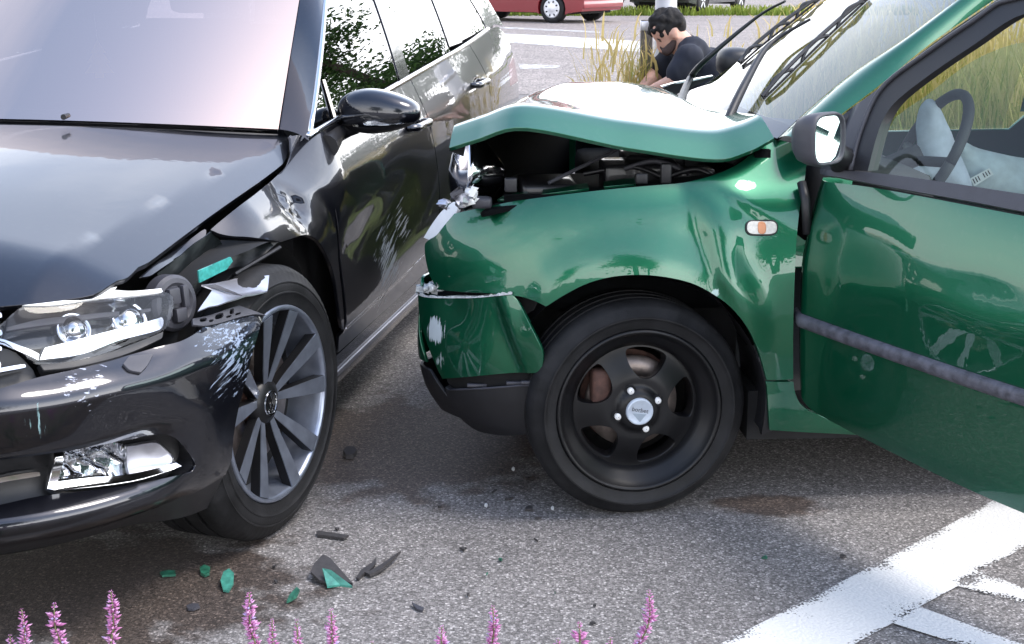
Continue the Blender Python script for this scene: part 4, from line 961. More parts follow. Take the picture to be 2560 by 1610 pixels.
# bumper
gb = panel("front_bumper", GB, [(1044, 737, 1), (1062, 744), (1110, 747), (1186, 746), (1240, 741), (1283, 737, 1), (1300, 756), (1332, 816), (1358, 873), (1359, 905), (1354, 929, 1), (1240, 937), (1125, 946), (1105, 947, 1), (1090, 916), (1063, 843), (1048, 785)], M_g, gcar, res=.014, flange=.012)
M_torn = mat_plain("torn_plastic_edge", (.50, .52, .52), .8, var=.25, scale=120, bump=.6, bscale=200)
te = GB.inv(spline([(1040, 735), (1062, 743), (1110, 746), (1186, 745), (1240, 740), (1283, 735)], 10, closed=False)); tp_ = GB.P(te[:, 0], te[:, 1]); tn = GB.N(te[:, 0], te[:, 1])
rr = np.random.default_rng(9); A = tp_ + EZ * (.002 + .006 * rr.random(len(tp_)))[:, None] * np.interp(np.linspace(0, 1, len(tp_)), [0, .25, .5, .8, 1], [1.5, 1, .6, 1, 1.4])[:, None]; B = tp_ - tn * (.006 + .014 * rr.random(len(tp_)))[:, None] + EZ * .004
V, Fc = strip_between(tp_ + tn * .001, A, 2); V2, F2 = strip_between(A, B, 3); V, Fc = join((V, Fc), (V2, F2)); mk("torn_edge", V, Fc, M_torn, gb, smooth=False)
V, Fc = join(*[(lambda b: (b[0] + rr.normal(0, .003, b[0].shape), b[1]))(box(gp(GB, (1052 + 16 * k, 733 - 3 * k)) - Gl * .02 + EZ * .006, (.018, .03, .018), None, .003)) for k in range(4)]); mk("torn_foam", V, Fc, M_torn, gb)
panel("bumper_backing", GS, [(1060, 700), (1300, 720), (1290, 800), (1070, 800)], M_dark, gcar, res=.03, lift=-.06)
glow = panel("lower_bumper", GB, [(1112, 968, 1), (1125, 977), (1240, 972), (1365, 962, 1), (1370, 985), (1380, 1030), (1392, 1072, 1), (1360, 1082), (1315, 1086), (1259, 1089), (1199, 1079), (1165, 1058), (1146, 1039), (1122, 1005)], M_plastic, gcar, res=.02, flange=.015)
panel("grille_slot", GB, [(1104, 944), (1240, 934), (1356, 926), (1368, 966), (1240, 976), (1118, 980)], M_dark, gb, res=.02, lift=-.022, flange=.01)
for p in ((1192, 967), (1330, 958), (1290, 962)):
    V, Fc = box(gp(GB, p) - Gl * .012, (.05, .012, .008), None, .002); mk("clip", V, Fc, M_plastic_grey, gb)
V, Fc = tube_pts(GB.P(*GB.inv(spline([(1125, 975), (1240, 970), (1364, 960)], 6, closed=False)).T), .003, 6); mk("edge_bead", V, Fc, M_plastic_grey, glow)
uc_g = .06 - gt_s[-1]
ub_ = GB.inv([(1046, 770)])[0, 0]
def fn_gcrush(u, v):
    return fn_gside(u, v) + (Gk * .30) * sstep(ub_ + .02, ub_ - .35, u)[..., None]
GBF = Surf(fn_gcrush, (-1.0, 3.0), (.10, 1.0), -Gk, n=(20, 10), disp=gb_dent)
panel("bumper_front", GBF, [(ub_ - .01, .565, 1), (uc_g, .57, 1), (uc_g, .36, 1), (ub_ + .04, .35, 1), (ub_ - .0, .45)], M_g, gcar, res=.03, px=False)
panel("bumper_front_lower", GBF, [(ub_ + .05, .33, 1), (uc_g, .34, 1), (uc_g, .20, 1), (ub_ + .16, .205, 1)], M_plastic, gcar, res=.03, px=False)
# side repeater
sl = [(1866, 570), (1869, 559), (1880, 554), (1926, 554), (1938, 559), (1941, 570), (1938, 580), (1926, 585), (1880, 585), (1869, 580)]
big = [((x - 1903.5) * 1.08 + 1903.5, (y - 569.5) * 1.2 + 569.5) for x, y in sl]
rep = panel("side_repeater", GS, big, M_plastic, gcar, res=.006, lift=.003, flange=.004)
M_replens = mat_plain("repeater_lens_plastic", (.58, .56, .50), .3, coat=.4, var=.12, scale=150)
panel("repeater_lens", GS, sl, M_replens, rep, res=.005, lift=.0065, flange=.003)
panel("amber_insert", GS, [(1896, 557), (1912, 557), (1912, 582), (1896, 582)], M_amber, rep, res=.005, lift=.0075, flange=.001)
# hood: buckled up, front edge pushed back on the far side
st = [0, .12, .28, .5, .75, .9, 1.0]
hn = np.array([(-.455, .69, .922), (-.39, .715, .945), (-.287, .745, .977), (-.02, .75, .926), (.199, .745, .897), (.28, .725, .915), (.345, .685, .940)])
hm = np.array([(-.31, .0, .886), (-.25, 0, .909), (-.16, 0, .934), (.02, 0, .934), (.20, 0, .916), (.255, 0, .906), (.285, 0, .898)])
hf = np.array([(-.06, -.70, .944), (-.03, -.705, .950), (.02, -.71, .955), (.12, -.71, .952), (.24, -.69, .932), (.29, -.67, .918), (.325, -.65, .905)])
cs = [[cub(st, a[:, i]) for i in range(3)] for a in (hn, hm, hf)]
def fn_hood(u, v):
    u, v = np.broadcast_arrays(np.asarray(u, float), np.asarray(v, float))
    l0, l1, l2 = 2 * (v - .5) * (v - 1), -4 * v * (v - 1), 2 * v * (v - .5)
    c = [l0 * cs[0][i](u) + l1 * cs[1][i](u) + l2 * cs[2][i](u) for i in range(3)]
    z = c[2] + .056 * (v / .065 - .10 * np.log1p(np.exp(np.clip((v / .065 - 1) / .10, -40, 40))) * (v / .065 < 4) - np.where(v / .065 < 4, 0, v / .065 - 1)) * (1 - np.clip(v, 0, 1) ** 7) + .003 * np.sin(9 * v + 5 * u) * np.sin(math.pi * np.clip(v, 0, 1))
    return GW(c[0], c[1], z)
GH = Surf(fn_hood, (0, 1), (0, 1), EZ, n=(30, 30))
panel("hood", GH, [(0, 0, 1), (1, 0, 1), (1, 1, 1), (0, 1, 1)], M_g, gcar, res=.022, px=False, n=30, flange=.010, inner=False)
ghood = gcar.children[-1]
panel("hood_liner", GH, [(.01, .012, 1), (.985, .012, 1), (.985, .985, 1), (.01, .985, 1)], M_dark, ghood, res=.05, px=False, n=20, lift=-.013, flange=.004)
lip = fn_hood(np.zeros(20), np.linspace(0, 1, 20)); V, Fc = strip_between(lip - EZ * .008, lip - EZ * .022 + Gk * .035, 4); mk("hood_lip", V, Fc, M_dark, ghood)
# engine bay
M_bay = mat_plain("engine_bay_black", (.003, .0035, .004), .95, var=.4, scale=20, spec=.1)
lip2 = lip * [1, 1, 0]; lipv = fn_hood(np.zeros(20), np.linspace(.10, .95, 20)); a_ = lipv + Gk * .05 - EZ * .02; b_ = a_ * [1, 1, 0] + EZ * .52; V, Fc = strip_between(a_, b_, 4); mk("radiator_support", V, Fc, M_bay, gcar)
V, Fc = join(box((-.02, .28, .62), (.56, .70, .26), None, .03), box((.13, -.36, .62), (.30, .60, .26), None, .03), box((.32, 0, .66), (.04, 1.36, .50)), box((-.02, .66, .70), (.60, .03, .20)), box((.14, -.70, .70), (.30, .03, .20))); mk("engine_bay", GW(V[:, 0], V[:, 1], V[:, 2]), Fc, M_bay, gcar)
M_eng = mat_plain("engine_plastic", (.010, .010, .012), .4, coat=.3)
V, Fc = join(*[box(c, s, None, .012) for c, s in (((.05, .42, .80), (.20, .16, .10)), ((.10, .30, .835), (.16, .18, .05)), ((-.20, .50, .78), (.14, .2, .07)), ((.18, .52, .815), (.10, .08, .06)))]); mk("engine_cover", GW(V[:, 0], V[:, 1], V[:, 2]), Fc, M_eng, gcar)
for k, (a, b, c) in enumerate((((.0, .5, .84), (.08, .52, .862), (.16, .56, .835)), ((.1, .58, .83), (.17, .6, .852), (.22, .62, .83)), ((-.1, .45, .82), (.02, .5, .845), (.09, .57, .828)))):
    tube("engine_hose", [GW(*a), GW(*b), GW(*c)], .007, M_eng if k else M_plastic_grey, gcar, 8)
tube("prop_rod", [GW(*g_side((1372, 457), .62)), GW(*g_side((1545, 372), .50))], .005, M_plastic_grey, gcar, 8)
# wing rail under the hood edge
GR = Surf(lambda u, v: GW(u, v, np.interp(u, [-.42, -.29, -.09, .07, .2, .34], [.765, .795, .818, .833, .852, .915]) - .006 + .04 * (.73 - v)), (-.5, .36), (.6, .8), EZ + Gl * .3)
panel("wing_rail", GR, [(1210, 516), (1250, 495), (1400, 470), (1560, 452), (1680, 438), (1790, 424), (1860, 395), (1900, 368), (1912, 360), (1880, 388), (1800, 438), (1664, 461), (1498, 478), (1299, 503), (1200, 524)], M_bay, gcar, res=.02, lift=-.008, flange=.012)
rail = gcar.children[-1]
panel("rail_flange", GR, [(1243, 499, 1), (1262, 489), (1320, 478, 1), (1318, 487), (1296, 492), (1280, 500, 1)], M_g, rail, res=.02, lift=.001, flange=.006)
panel("rail_flange", GR, [(1357, 474, 1), (1468, 458, 1), (1472, 471, 1), (1355, 486, 1)], M_g, rail, res=.02, lift=.001, flange=.006)
panel("rail_flange", GR, [(1508, 455, 1), (1585, 444, 1), (1588, 460, 1), (1510, 467, 1)], M_g, rail, res=.02, lift=.001, flange=.006)
for px, s in (((1277, 462), (.03, .02, .035)), ((1604, 446), (.03, .02, .026)), ((1665, 433), (.026, .02, .05))):
    V, Fc = box(GW(*g_side(px, .70)), s, np.array([Gk, Gl, EZ]).T, .004); mk("rail_clip", V, Fc, M_plastic, rail)
# broken lamp remains at the nose
hlx = panel("headlamp_rim", GS, [(1056, 593, 1), (1072, 566), (1100, 528), (1130, 503), (1143, 505, 1), (1136, 533), (1112, 560), (1090, 586), (1072, 600, 1)], M_white, gcar, res=.01, lift=-.004, flange=.012)
#panel("lamp_lens", GS, [(1062, 594), (1080, 566), (1108, 530), (1131, 511), (1130, 530), (1106, 558), (1086, 584), (1066, 604)], M_lens, hlx, res=.01, lift=.008, flange=.004)
hc = GW(*g_side((1150, 430), .48)); V, Fc = lathe([(-.09, .03), (-.04, .085), (.0, .105), (.012, .108), (.014, .100), (.03, .08), (.045, .04), (.05, .001)], 40)
nn = unit(-Gk + Gl * .10 + EZ * .12); xx = unit(np.cross(EZ, nn)); mk("round_headlamp", xf(V, axes(hc + Gk * .02, xx, np.cross(nn, xx), nn)), Fc, M_reflector, gcar)
rr = np.random.default_rng(21)
for k in range(9):
    px = (1100 + 90 * rr.random(), 478 + 38 * rr.random()); c = GW(*g_side(px, .62 + .1 * rr.random())); s = .012 + .022 * rr.random(3)
    Rr = np.array(Matrix.Rotation(rr.uniform(0, 6), 3, Vector(rr.normal(0, 1, 3)))); V, Fc = box((0, 0, 0), s, None, .004); V = (V + rr.normal(0, .003, V.shape)) @ Rr.T + c
    mk("broken_mount", V, Fc, (M_white, M_plastic_grey, M_steel)[k % 3], gcar, sharp=40)
V, Fc = box(GW(*g_side((1205, 506), .66)), (.05, .03, .03), None, .01); mk("relay_box", V, Fc, M_plastic_grey, gcar)
# windscreen, pillars, wipers
def fn_gws(u, v):
    c = (u / .66) ** 2; return GW(.262 + .097 * c + v * .81, u, .955 - .022 * c + v * .585 - .01 * c * v)
GWS = Surf(fn_gws, (-.8, .8), (-.06, 1.0), EZ - Gk * .6, n=(120, 100))
na = GWS.inv([(1943, 346), (2026, 270), (2125, 187), (2258, 98), (2391, 0)]); fa = GWS.inv([(1701, 249), (1760, 214), (1860, 141), (1973, 64), (2036, 18)])
ext = lambda a, v: (a[-1, 0] + (a[-1, 0] - a[0, 0]) * (v - a[-1, 1]) / (a[-1, 1] - a[0, 1]), v)
wso = [cor(na[0])] + [tuple(p) for p in na[1:]] + [cor(ext(na, .75)), cor(ext(fa, .75))] + [tuple(p) for p in fa[::-1][:-1]] + [cor(fa[0]), (0, -.012)]
M_gws = mat_glass("hatchback_windscreen", (.45, .52, .50), 1.0)
kk = [n for n in M_gws.node_tree.nodes if n.type == 'MATH'][0]; kk.operation = 'MULTIPLY_ADD'; kk.inputs[1].default_value = .95; kk.inputs[2].default_value = .12
gws = panel("windscreen", GWS, wso, M_gws, gcar, res=.05, px=False, flange=0, inner=False)
band_ = [(na[0, 0], na[0, 1], 1), (.3, -.002), (0, -.012), (-.3, -.005), (fa[0, 0], fa[0, 1], 1), (fa[0, 0] + .01, fa[0, 1] + .055, 1), (0, .055), (na[0, 0] - .03, na[0, 1] + .055, 1)]
panel("screen_border", GWS, band_, M_black, gws, res=.05, px=False, lift=-.006, flange=.003)
panel("cowl", GWS, [(.58, -.02, 1), (0, -.02), (-.60, -.02, 1), (-.60, -.10, 1), (0, -.12), (.58, -.10, 1)], M_plastic, gcar, res=.05, px=False, lift=-.02)
A_px = [(1946, 345), (2028, 270), (2127, 187), (2260, 98), (2393, 0)]; B_px = [(2004, 362), (2112, 279), (2208, 206), (2325, 110), (2484, 0)]
Yb = np.array([.745, .715, .69, .655, .615])
na2 = GWS.inv(A_px); A3 = curve3(GWS.P(na2[:, 0], na2[:, 1]), 6); B3 = curve3([GW(*g_side(p, y)) for p, y in zip(B_px, Yb)], 6)
def extend(C, L): return np.concatenate([C, C[-1] + unit(C[-1] - C[-4]) * np.linspace(.05, L, 6)[:, None]])
A3, B3 = extend(A3, .25), extend(B3, .25); nr = unit(Gl * .7 + EZ * .7 - Gk * .2)
V, Fc = strip_between(A3, B3, 9, .020, np.broadcast_to(nr, A3.shape)); mk("pillar", V, Fc, M_g, gcar)
V, Fc = tube_pts(B3[3:] + Gk * .012 - EZ * .014 + Gl * .004, .016, 8); mk("door_seal", V, Fc, M_plastic, gcar)
mir = lambda P: P - 2 * ((P - GO) @ Gl)[..., None] * Gl
na3 = np.array([GWS.P(np.array([a]), np.array([b]))[0] for a, b in fa]); na3 = extend(curve3(na3, 6), .25); V, Fc = strip_between(na3, mir(B3)[:len(na3)] if len(B3) >= len(na3) else na3 - Gl * .05, 4); mk("far_pillar", V, Fc, M_g, gcar)
def wiper(name, arm_px, arm_l, bl_px, bl_l):
    q = GWS.inv(arm_px); P = GWS.P(q[:, 0], q[:, 1]) + GWS.N(q[:, 0], q[:, 1]) * np.array(arm_l)[:, None]
    w_ = tube(name, P, [.013, .012, .009, .005, .004], M_plastic, gcar, 8)
    q = GWS.inv(bl_px); P2 = GWS.P(q[:, 0], q[:, 1]); n2 = GWS.N(q[:, 0], q[:, 1])
    tube("blade", P2 + n2 * np.array(bl_l)[:, None], .0055, M_plastic, w_, 6); tube("blade_rubber", P2 + n2 * .004, .0032, M_rubber, w_, 6)
    dd = unit(P2[-1] - P2[0]); L = np.linalg.norm(P2[-1] - P2[0]); n = n2[0]
    for t0, t1 in ((.02, .28), (.36, .62), (.70, .96)):
        a, b = P2[0] + dd * L * t0, P2[0] + dd * L * t1; m = (a + b) / 2
        tube("blade_yoke", [a + n * .006, a + n * .016 + dd * .02, m + n * .024, b + n * .016 - dd * .02, b + n * .006], .0045, M_plastic, w_, 6)
wiper("wiper", [(1828, 318), (1872, 250), (1926, 160), (1965, 118), (2040, 70)], [.02, .035, .04, .035, .03], [(1911, 250), (1960, 203), (2060, 105), (2172, 0)], [.012, .02, .02, .012])
wiper("wiper", [(1704, 262), (1738, 215), (1776, 164), (1905, 66), (1985, 36)], [.01, .03, .045, .06, .05], [(1853, 163), (1900, 122), (1975, 62), (2052, 0)], [.012, .02, .02, .012])
# roof, rear and far side
xs = np.linspace(1.05, 2.85, 12); t = np.linspace(-1, 1, 15); uN, uF = ext(na, .75)[0], ext(fa, .75)[0]
r0 = GWS.P(uF + (uN - uF) * (t + 1) / 2, np.full(15, .75))
Pr = np.array([r0] + [GW(np.full(15, x), t * (.575 + .03 * math.sin((x - .95) * 1.5)), 1.385 + .055 * math.sin((x - .6) * 1.25) - .035 * np.abs(t) ** 3) for x in xs]); V, Fc = grid_mesh(Pr); mk("roof", V, Fc, M_g, gcar)
panel("quarter_panel", GS, [(1.60, .25, 1), (1.60, .90, 1), (2.4, .93), (2.98, .90, 1), (3.0, .5), (2.95, .30, 1), (2.68, .25, 1), (2.60, .5), (2.32, .63), (2.05, .5), (1.97, .25, 1)], M_g, gcar, res=.06, px=False)
PGf2 = Surf(lambda u, v: mir(fn_gside(u, v)), (-1, 3), (.1, 1), -Gl * .8 - Gk * .6, n=(12, 8))
panel("far_flank", PGf2, [(.34, .20, 1), (1.97, .20, 1), (2.05, .5), (2.32, .63), (2.6, .5), (2.68, .25, 1), (2.95, .3, 1), (3.0, .6), (2.95, .89, 1), (1.58, .88, 1), (1.52, .79, 1), (.62, .78, 1), (.50, .87, 1), (.36, .87, 1), (.0, .80), (-.30, .79, 1), (-.42, .6), (-.30, .56, 1), (-.26, .5), (0, .64), (.26, .5), (.33, .3)], M_g, gcar, res=.06, px=False)
gg = lambda X, Z: .745 - .42 * (Z - .88)
PGg = Surf(lambda u, v: mir(GW(u, gg(u, v), v)), (.3, 3), (.8, 1.4), -Gl, n=(12, 8))
panel("far_window", PGg, [(.62, .79, 1), (1.50, .79, 1), (1.50, 1.30), (1.1, 1.28), (.95, 1.22)], M_glass, gcar, res=.08, px=False, flange=0, inner=False)
zz = np.linspace(.85, 1.36, 6)
for X0 in (1.55,):
    V, Fc = strip_between(mir(GW(X0, gg(X0, zz), zz)), mir(GW(X0 + .12, gg(X0, zz), zz)), 3); mk("far_pillar", V, Fc, M_g, gcar)
    V, Fc = strip_between(GW(X0 + .05, gg(X0, zz), zz), GW(X0 + .17, gg(X0, zz), zz), 3); mk("pillar", V, Fc, M_g, gcar)
for mfn in (lambda p: p, mir):
    S_ = Surf((lambda mf: lambda u, v: mf(GW(u, gg(u, v) - .01, v)))(mfn), (.3, 3), (.8, 1.4), Gl if mfn is not mir else -Gl, n=(8, 6)); panel("rear_window", S_, [(1.75, .90, 1), (2.8, .92, 1), (2.6, 1.33, 1), (1.75, 1.34, 1)], M_glass_dark, gcar, res=.1, px=False, inner=False)
ry = np.linspace(-1, 1, 11); Pr = np.array([GW(x - .05 * np.abs(ry) ** 3, ry * w_, np.full(11, z)) for z, w_, x in ((.25, .77, 2.98), (.6, .81, 3.04), (.9, .75, 3.0), (1.35, .6, 2.75))]); V, Fc = grid_mesh(Pr); mk("tailgate", V, Fc, M_g, gcar)
core([(-.30, .30, -.60, .55, .17, .55), (.30, 2.0, -.76, .72, .17, .30), (2.0, 2.95, -.60, .60, .2, .85)], "underbody", gcar, GW)
Pl = np.array([[GW(-.325 * math.cos(t), y - max(0, math.cos(t)) * .10 * (y - .5) / .3, .285 + .335 * math.sin(t)) for y in (.50, .62, .74, .805)] for t in np.linspace(-.30, math.pi + .20, 30)]); V, Fc = grid_mesh(Pl); mk("arch_liner", V, Fc, M_plastic, gcar)
V, Fc = lathe([(0, .27), (0, .05)], 40); mk("liner_back", xf(V, axes(GW(0, .53, .28), -Gk, EZ, Gl)), Fc, M_dark, gcar)
panel("mud_guard", GS, [(.300, .42, 1), (.345, .37), (.350, .21, 1), (.325, .20, 1), (.325, .33)], M_plastic, gcar, res=.02, px=False, lift=-.008, flange=.02)
# far wing edge standing up and far door mirror
def slab(name, pxs, Y, th, mat, par, side=g_side, Wf=GW, ydir=Gl):
    P = np.array([Wf(*side(p, Y)) for p in pxs]); k = len(P); V = np.r_[P, P - ydir * th]; Fc = [tuple(range(k))[::-1], tuple(range(k, 2 * k))] + [(i, (i + 1) % k, (i + 1) % k + k, i + k) for i in range(k)]
    return mk(name, V, Fc, mat, par, smooth=False)
slab("far_wing_edge", [(1656, 217), (1690, 208), (1736, 200), (1781, 191), (1752, 210), (1720, 224), (1690, 236), (1670, 234)], -.74, .02, M_plastic, gcar)
slab("far_wing_trim", [(1654, 216), (1690, 206), (1736, 198), (1783, 189), (1781, 192), (1736, 202), (1690, 210), (1657, 219)], -.735, .03, M_chrome, gcar)
mf = GW(*g_side((1838, 155), -.90)); P = superell(mf, (.065, .085, .052), .75, (Gk, Gl, EZ), 28, 16); V, Fc = grid_mesh(P); mk("far_mirror", V, Fc, M_plastic, gcar)
tube("mirror_arm", [mf + Gl * .06 - EZ * .03, GW(.52, -.74, .93)], .022, M_plastic, gcar.children[-1], 8)
# driver door, swung open about its front edge
OPEN = math.radians(65); hinge = GW(.392, .800, 0); Dd = math.cos(OPEN) * Gk + math.sin(OPEN) * Gl; Dn = math.cos(OPEN) * Gl - math.sin(OPEN) * Gk
d_off = cub([.15, .22, .30, .40, .52, .62, .72, .80, .845, .90, 1.0, 1.2, 1.42], [-.075, -.045, -.018, -.006, 0, .0, -.014, -.036, -.052, -.076, -.125, -.235, -.40])
def fn_door(u, v):
    u, v = np.broadcast_arrays(np.asarray(u, float), np.asarray(v, float)); off = d_off(v) + .018 - .05 * (u - .55) ** 2 - .03 * sstep(.03, -.03, u)
    return hinge + u[..., None] * Dd + off[..., None] * Dn + v[..., None] * EZ
def d_dent(u, v, p): return .0022 * w4(u * .7, v * .9) * gs(u, v, .35, .68, .4, .14) - .006 * gs(u, v, .25, .66, .14, .08) - .003 * gs(u, v, .6, .70, .12, .06)
GD = Surf(fn_door, (-.10, 1.25), (.12, 1.42), Dn, n=(130, 120), disp=d_dent)
bot = GD.inv([(2059, 1043), (2175, 1096), (2341, 1182), (2491, 1262)]); zbot = float(bot[:, 1].mean())
belt = GD.inv([(2059, 437), (2208, 468), (2441, 510), (2555, 533)]); mo = GD.inv([(1990, 788), (2159, 848), (2258, 885), (2555, 1000)])
print("door: bottom", bot.round(3).tolist(), "belt", belt.round(3).tolist(), "moulding", mo.round(3).tolist())
DL = 1.16
door = panel("driver_door", GD, [(-.022, .845, 1), (.2, .858), (.6, .862), (DL, .862, 1), (DL + .01, .6), (DL - .02, .30), (DL - .06, .262, 1), (.66, .256), (.28, .272), (.11, .283), (.05, .292), (.012, .32), (-.008, .38), (-.018, .55)], M_g, gcar, res=.02, px=False, flange=.02, inner=False)
# door shut face at the hinge side and the inner trim board
zz = np.linspace(.30, .85, 12); A = fn_door(np.interp(zz, [.29, .32, .38, .55, .85], [.05, .012, -.008, -.018, -.022]), zz); V, Fc = strip_between(A, A - Dn * .09 + Dd * .015, 3); mk("shut_face", V, Fc, M_g, door)
GDi = Surf(lambda u, v: fn_door(u, v) - Dn * .10, (-.1, 1.25), (.1, 1.42), -Dn)
panel("door_trim", GDi, [(.02, .84, 1), (DL, .85, 1), (DL - .04, .28, 1), (.06, .30, 1)], M_interior, door, res=.06, px=False)
panel("belt_moulding", GD, [(2056, 425, 1), (2192, 435), (2345, 455), (2560, 488), (2640, 500, 1), (2640, 542, 1), (2560, 531), (2441, 508), (2208, 466), (2056, 436, 1)], M_plastic_grey, door, res=.02, lift=.008, flange=.014)
u_m = np.linspace(-.03, DL - .02, 40); 
Pm = []
for a, (dz, dn) in enumerate(((.017, .002), (.015, .012), (.006, .017), (-.006, .017), (-.015, .012), (-.017, .002))):
    p = GD.P(u_m, .512 + dz + 0 * u_m) + Dn * dn; Pm.append(p)
V, Fc = grid_mesh(np.array(Pm).transpose(1, 0, 2)); M_mould = mat_plain("scuffed_grey_moulding", (.075, .075, .092), .55, var=.45, scale=45, bump=.3); mk("side_moulding", V, Fc, M_mould, door)
# window frame, glass
fin = [(2166, 428), (2199, 310), (2235, 255), (2325, 184), (2424, 117), (2560, 34)]
fout = [(2126, 425), (2150, 330), (2205, 215), (2325, 122), (2444, 40), (2504, 0)]
fi, fo = GD.inv(fin), GD.inv(fout)
lv = 1.36
fi = np.r_[fi, [[.90, min(1.34, fi[-1, 1] + .06)], [1.08, 1.30], [1.10, .87]]]; fo = np.r_[fo, [[.80, 1.38], [1.10, 1.36], [1.15, .87]]]
fi = np.array(fi); fo = np.array(fo)
ci, co = spline([tuple(p) for p in fi], 5, closed=False), spline([tuple(p) for p in fo], 5, closed=False)
k = 46; rs = lambda c: np.stack([np.interp(np.linspace(0, 1, k), np.linspace(0, 1, len(c)), c[:, i]) for i in (0, 1)], 1)
nI, nO = len(ci), len(co)
ci, co = rs(ci), rs(co)
A, B = GD.P(ci[:, 0], ci[:, 1]) , GD.P(co[:, 0], co[:, 1])
V1, F1 = strip_between(A - Dn * .004, B + Dn * .004, 4); V2, F2 = strip_between(A - Dn * .004, A - Dn * .035, 2); V3, F3 = strip_between(B + Dn * .004, B - Dn * .03, 2); V4, F4 = strip_between(A - Dn * .035, B - Dn * .03, 2)
V, Fc = join((V1, F1), (V2, F2), (V3, F3), (V4, F4)); frame = mk("window_frame", V, Fc, M_plastic, door, sharp=40)
V, Fc = tube_pts(B + Dn * .006 - (B - A) * .12, .006, 6); mk("frame_bead", V, Fc, M_plastic_grey, frame)
# sail panel by the mirror
panel("sail_panel", GD, [(2052, 424, 1), (2060, 400), (2112, 285), (2140, 262, 1), (2205, 216, 1), (2160, 330), (2130, 424, 1)], M_plastic_grey, door, res=.03, lift=.0, flange=.01)
gl_px = [(2164, 428, 1), (2199, 306, 1), (2250, 266), (2305, 229), (2424, 140), (2560, 93)]
gq = GD.inv([p[:2] for p in gl_px]); go_ = [cor(gq[0]), cor(gq[1])] + [tuple(p) for p in gq[2:]] + [(.95, gq[-1, 1] + .02), (1.10, gq[-1, 1] + .0, 1), (1.10, .87, 1), (.5, .868)]
M_dglass = mat_glass("door_glass", (.70, .86, .80), .9)
panel("door_glass", GD, go_, M_dglass, door, res=.05, px=False, lift=-.018, flange=0, inner=False)
dl_h = fn_door(np.array([1.0]), np.array([.74]))[0]; V, Fc = box((0, 0, 0), (.16, .03, .04), None, .012); mk("door_handle", xf(V, axes(dl_h + Dn * .015, Dd, Dn, EZ)), Fc, M_plastic, door)
# mirror on the door
pm = ray((2072, 348)); c_ = np.array([0, 0, CAMH]); pl = hinge + Dd * .13; tt = np.dot(pl - c_, Dd) / np.dot(pm, Dd); mcg = c_ + pm * tt
mw, mh = .066, .060; ex = .55; EZ0 = EZ; Dd_door = Dd; Dn_door = Dn; Dd = unit(Dd_door - Dn * .30 + EZ * .05); EZ = unit(EZ0 - Dd * np.dot(EZ0, Dd)); Dn = np.cross(EZ, Dd); Dn = Dn * np.sign(np.dot(Dn, Dn_door))
def msh(off, sc, depth): 
    th = np.linspace(0, 2 * math.pi, 41); sg = lambda w, e: np.sign(w) * np.abs(w) ** e
    return mcg + Dn * 0 + np.stack([(Dn * (mw * sc * sg(math.cos(t), ex)) + EZ * (mh * sc * sg(math.sin(t), ex) + .010 * math.cos(t) * 0) - Dd * off) for t in th])
rings = np.array([msh(0.004, .86, 0), msh(-.004, .90, 0), msh(-.004, .98, 0), msh(.006, 1.03, 0), msh(.03, 1.0, 0), msh(.055, .88, 0), msh(.075, .60, 0), msh(.082, .1, 0)])
V, Fc = grid_mesh(rings); mir_ob = mk("door_mirror", V, Fc, M_plastic_grey, door)
g_ring = msh(.002, .87, 0)[:-1]; mk("mirror_glass", np.r_[g_ring, g_ring - Dd * .004], [tuple(range(40)), tuple(range(40, 80))[::-1]] + [(i, (i+1) % 40, (i+1) % 40 + 40, i + 40) for i in range(40)], M_mirror, mir_ob, smooth=False)
EZ = EZ0; Dd = Dd_door; Dn = Dn_door
tube("mirror_arm", [mcg - Dn * .035 - Dd * .06 - EZ * .035, mcg - Dn * .08 - Dd * .05 - EZ * .05, GD.P(np.array([.06]), np.array([.90]))[0]], [.03, .028, .034], M_plastic, door, 10)
V, Fc = tube_pts(np.array([GW(.40, .76, .84), GW(.405, .79, .80), GW(.41, .80, .72)]), .012, 8); mk("door_check", V, Fc, M_plastic, door)
# cabin of the hatchback
V, Fc = box((0, 0, 0), (.34, 1.26, .22), None, .05); mk("dashboard", GW(.62 + V[:, 0], V[:, 1], .745 + V[:, 2] - .1 * V[:, 0]), Fc, M_interior, gcar)
swc = GW(*g_side((2318, 385), .36)); sx_, sy_ = Gl, unit(EZ * .88 + Gk * .45)
V, Fc = torus(swc, sx_, sy_, .18, .015); V2, F2 = tube_pts(np.array([swc - sx_ * .17, swc - sy_ * .02 - Gk * .02, swc + sx_ * .17]), .014, 8); V3, F3 = tube_pts(np.array([swc - Gk * .02, swc - Gk * .22 - EZ * .08]), .03, 8)
V, Fc = join((V, Fc), (V2, F2), (V3, F3)); mk("steering_wheel", V, Fc, M_interior, gcar)
def cloth(name, pxs, Y, depth, mat, seed, amp=.018, par=gcar):
    P2 = np.array([g_side(p, Y)[[0, 2]] for p in spline(pxs, 5)]); rv, rf = fill2d(P2, .018); wv, wv2 = wob(seed, 6, (14, 40)), wob(seed + 1, 6, (40, 90))
    d = np.full(len(rv), 9.)
    for i in range(len(P2)):
        a, b = P2[i], P2[(i+1) % len(P2)]; ab = b - a; tq = np.clip(((rv - a) @ ab) / max(ab @ ab, 1e-9), 0, 1); d = np.minimum(d, np.linalg.norm(rv - (a + tq[:, None] * ab), axis=1))
    h = depth * np.sqrt(np.clip(d / .07, 0, 1)); m = len(rv)
    V = np.r_[GW(rv[:, 0], Y + h + amp * wv(rv[:, 0], rv[:, 1]) + .4 * amp * wv2(rv[:, 0], rv[:, 1]), rv[:, 1]), GW(rv[:, 0], Y - h + amp * wv(rv[:, 0], rv[:, 1]) - .002, rv[:, 1])]
    fs = [tuple(f) for f in rf] + [(f[0] + m, f[2] + m, f[1] + m) for f in rf]; return mk(name, V, fs, mat, par)
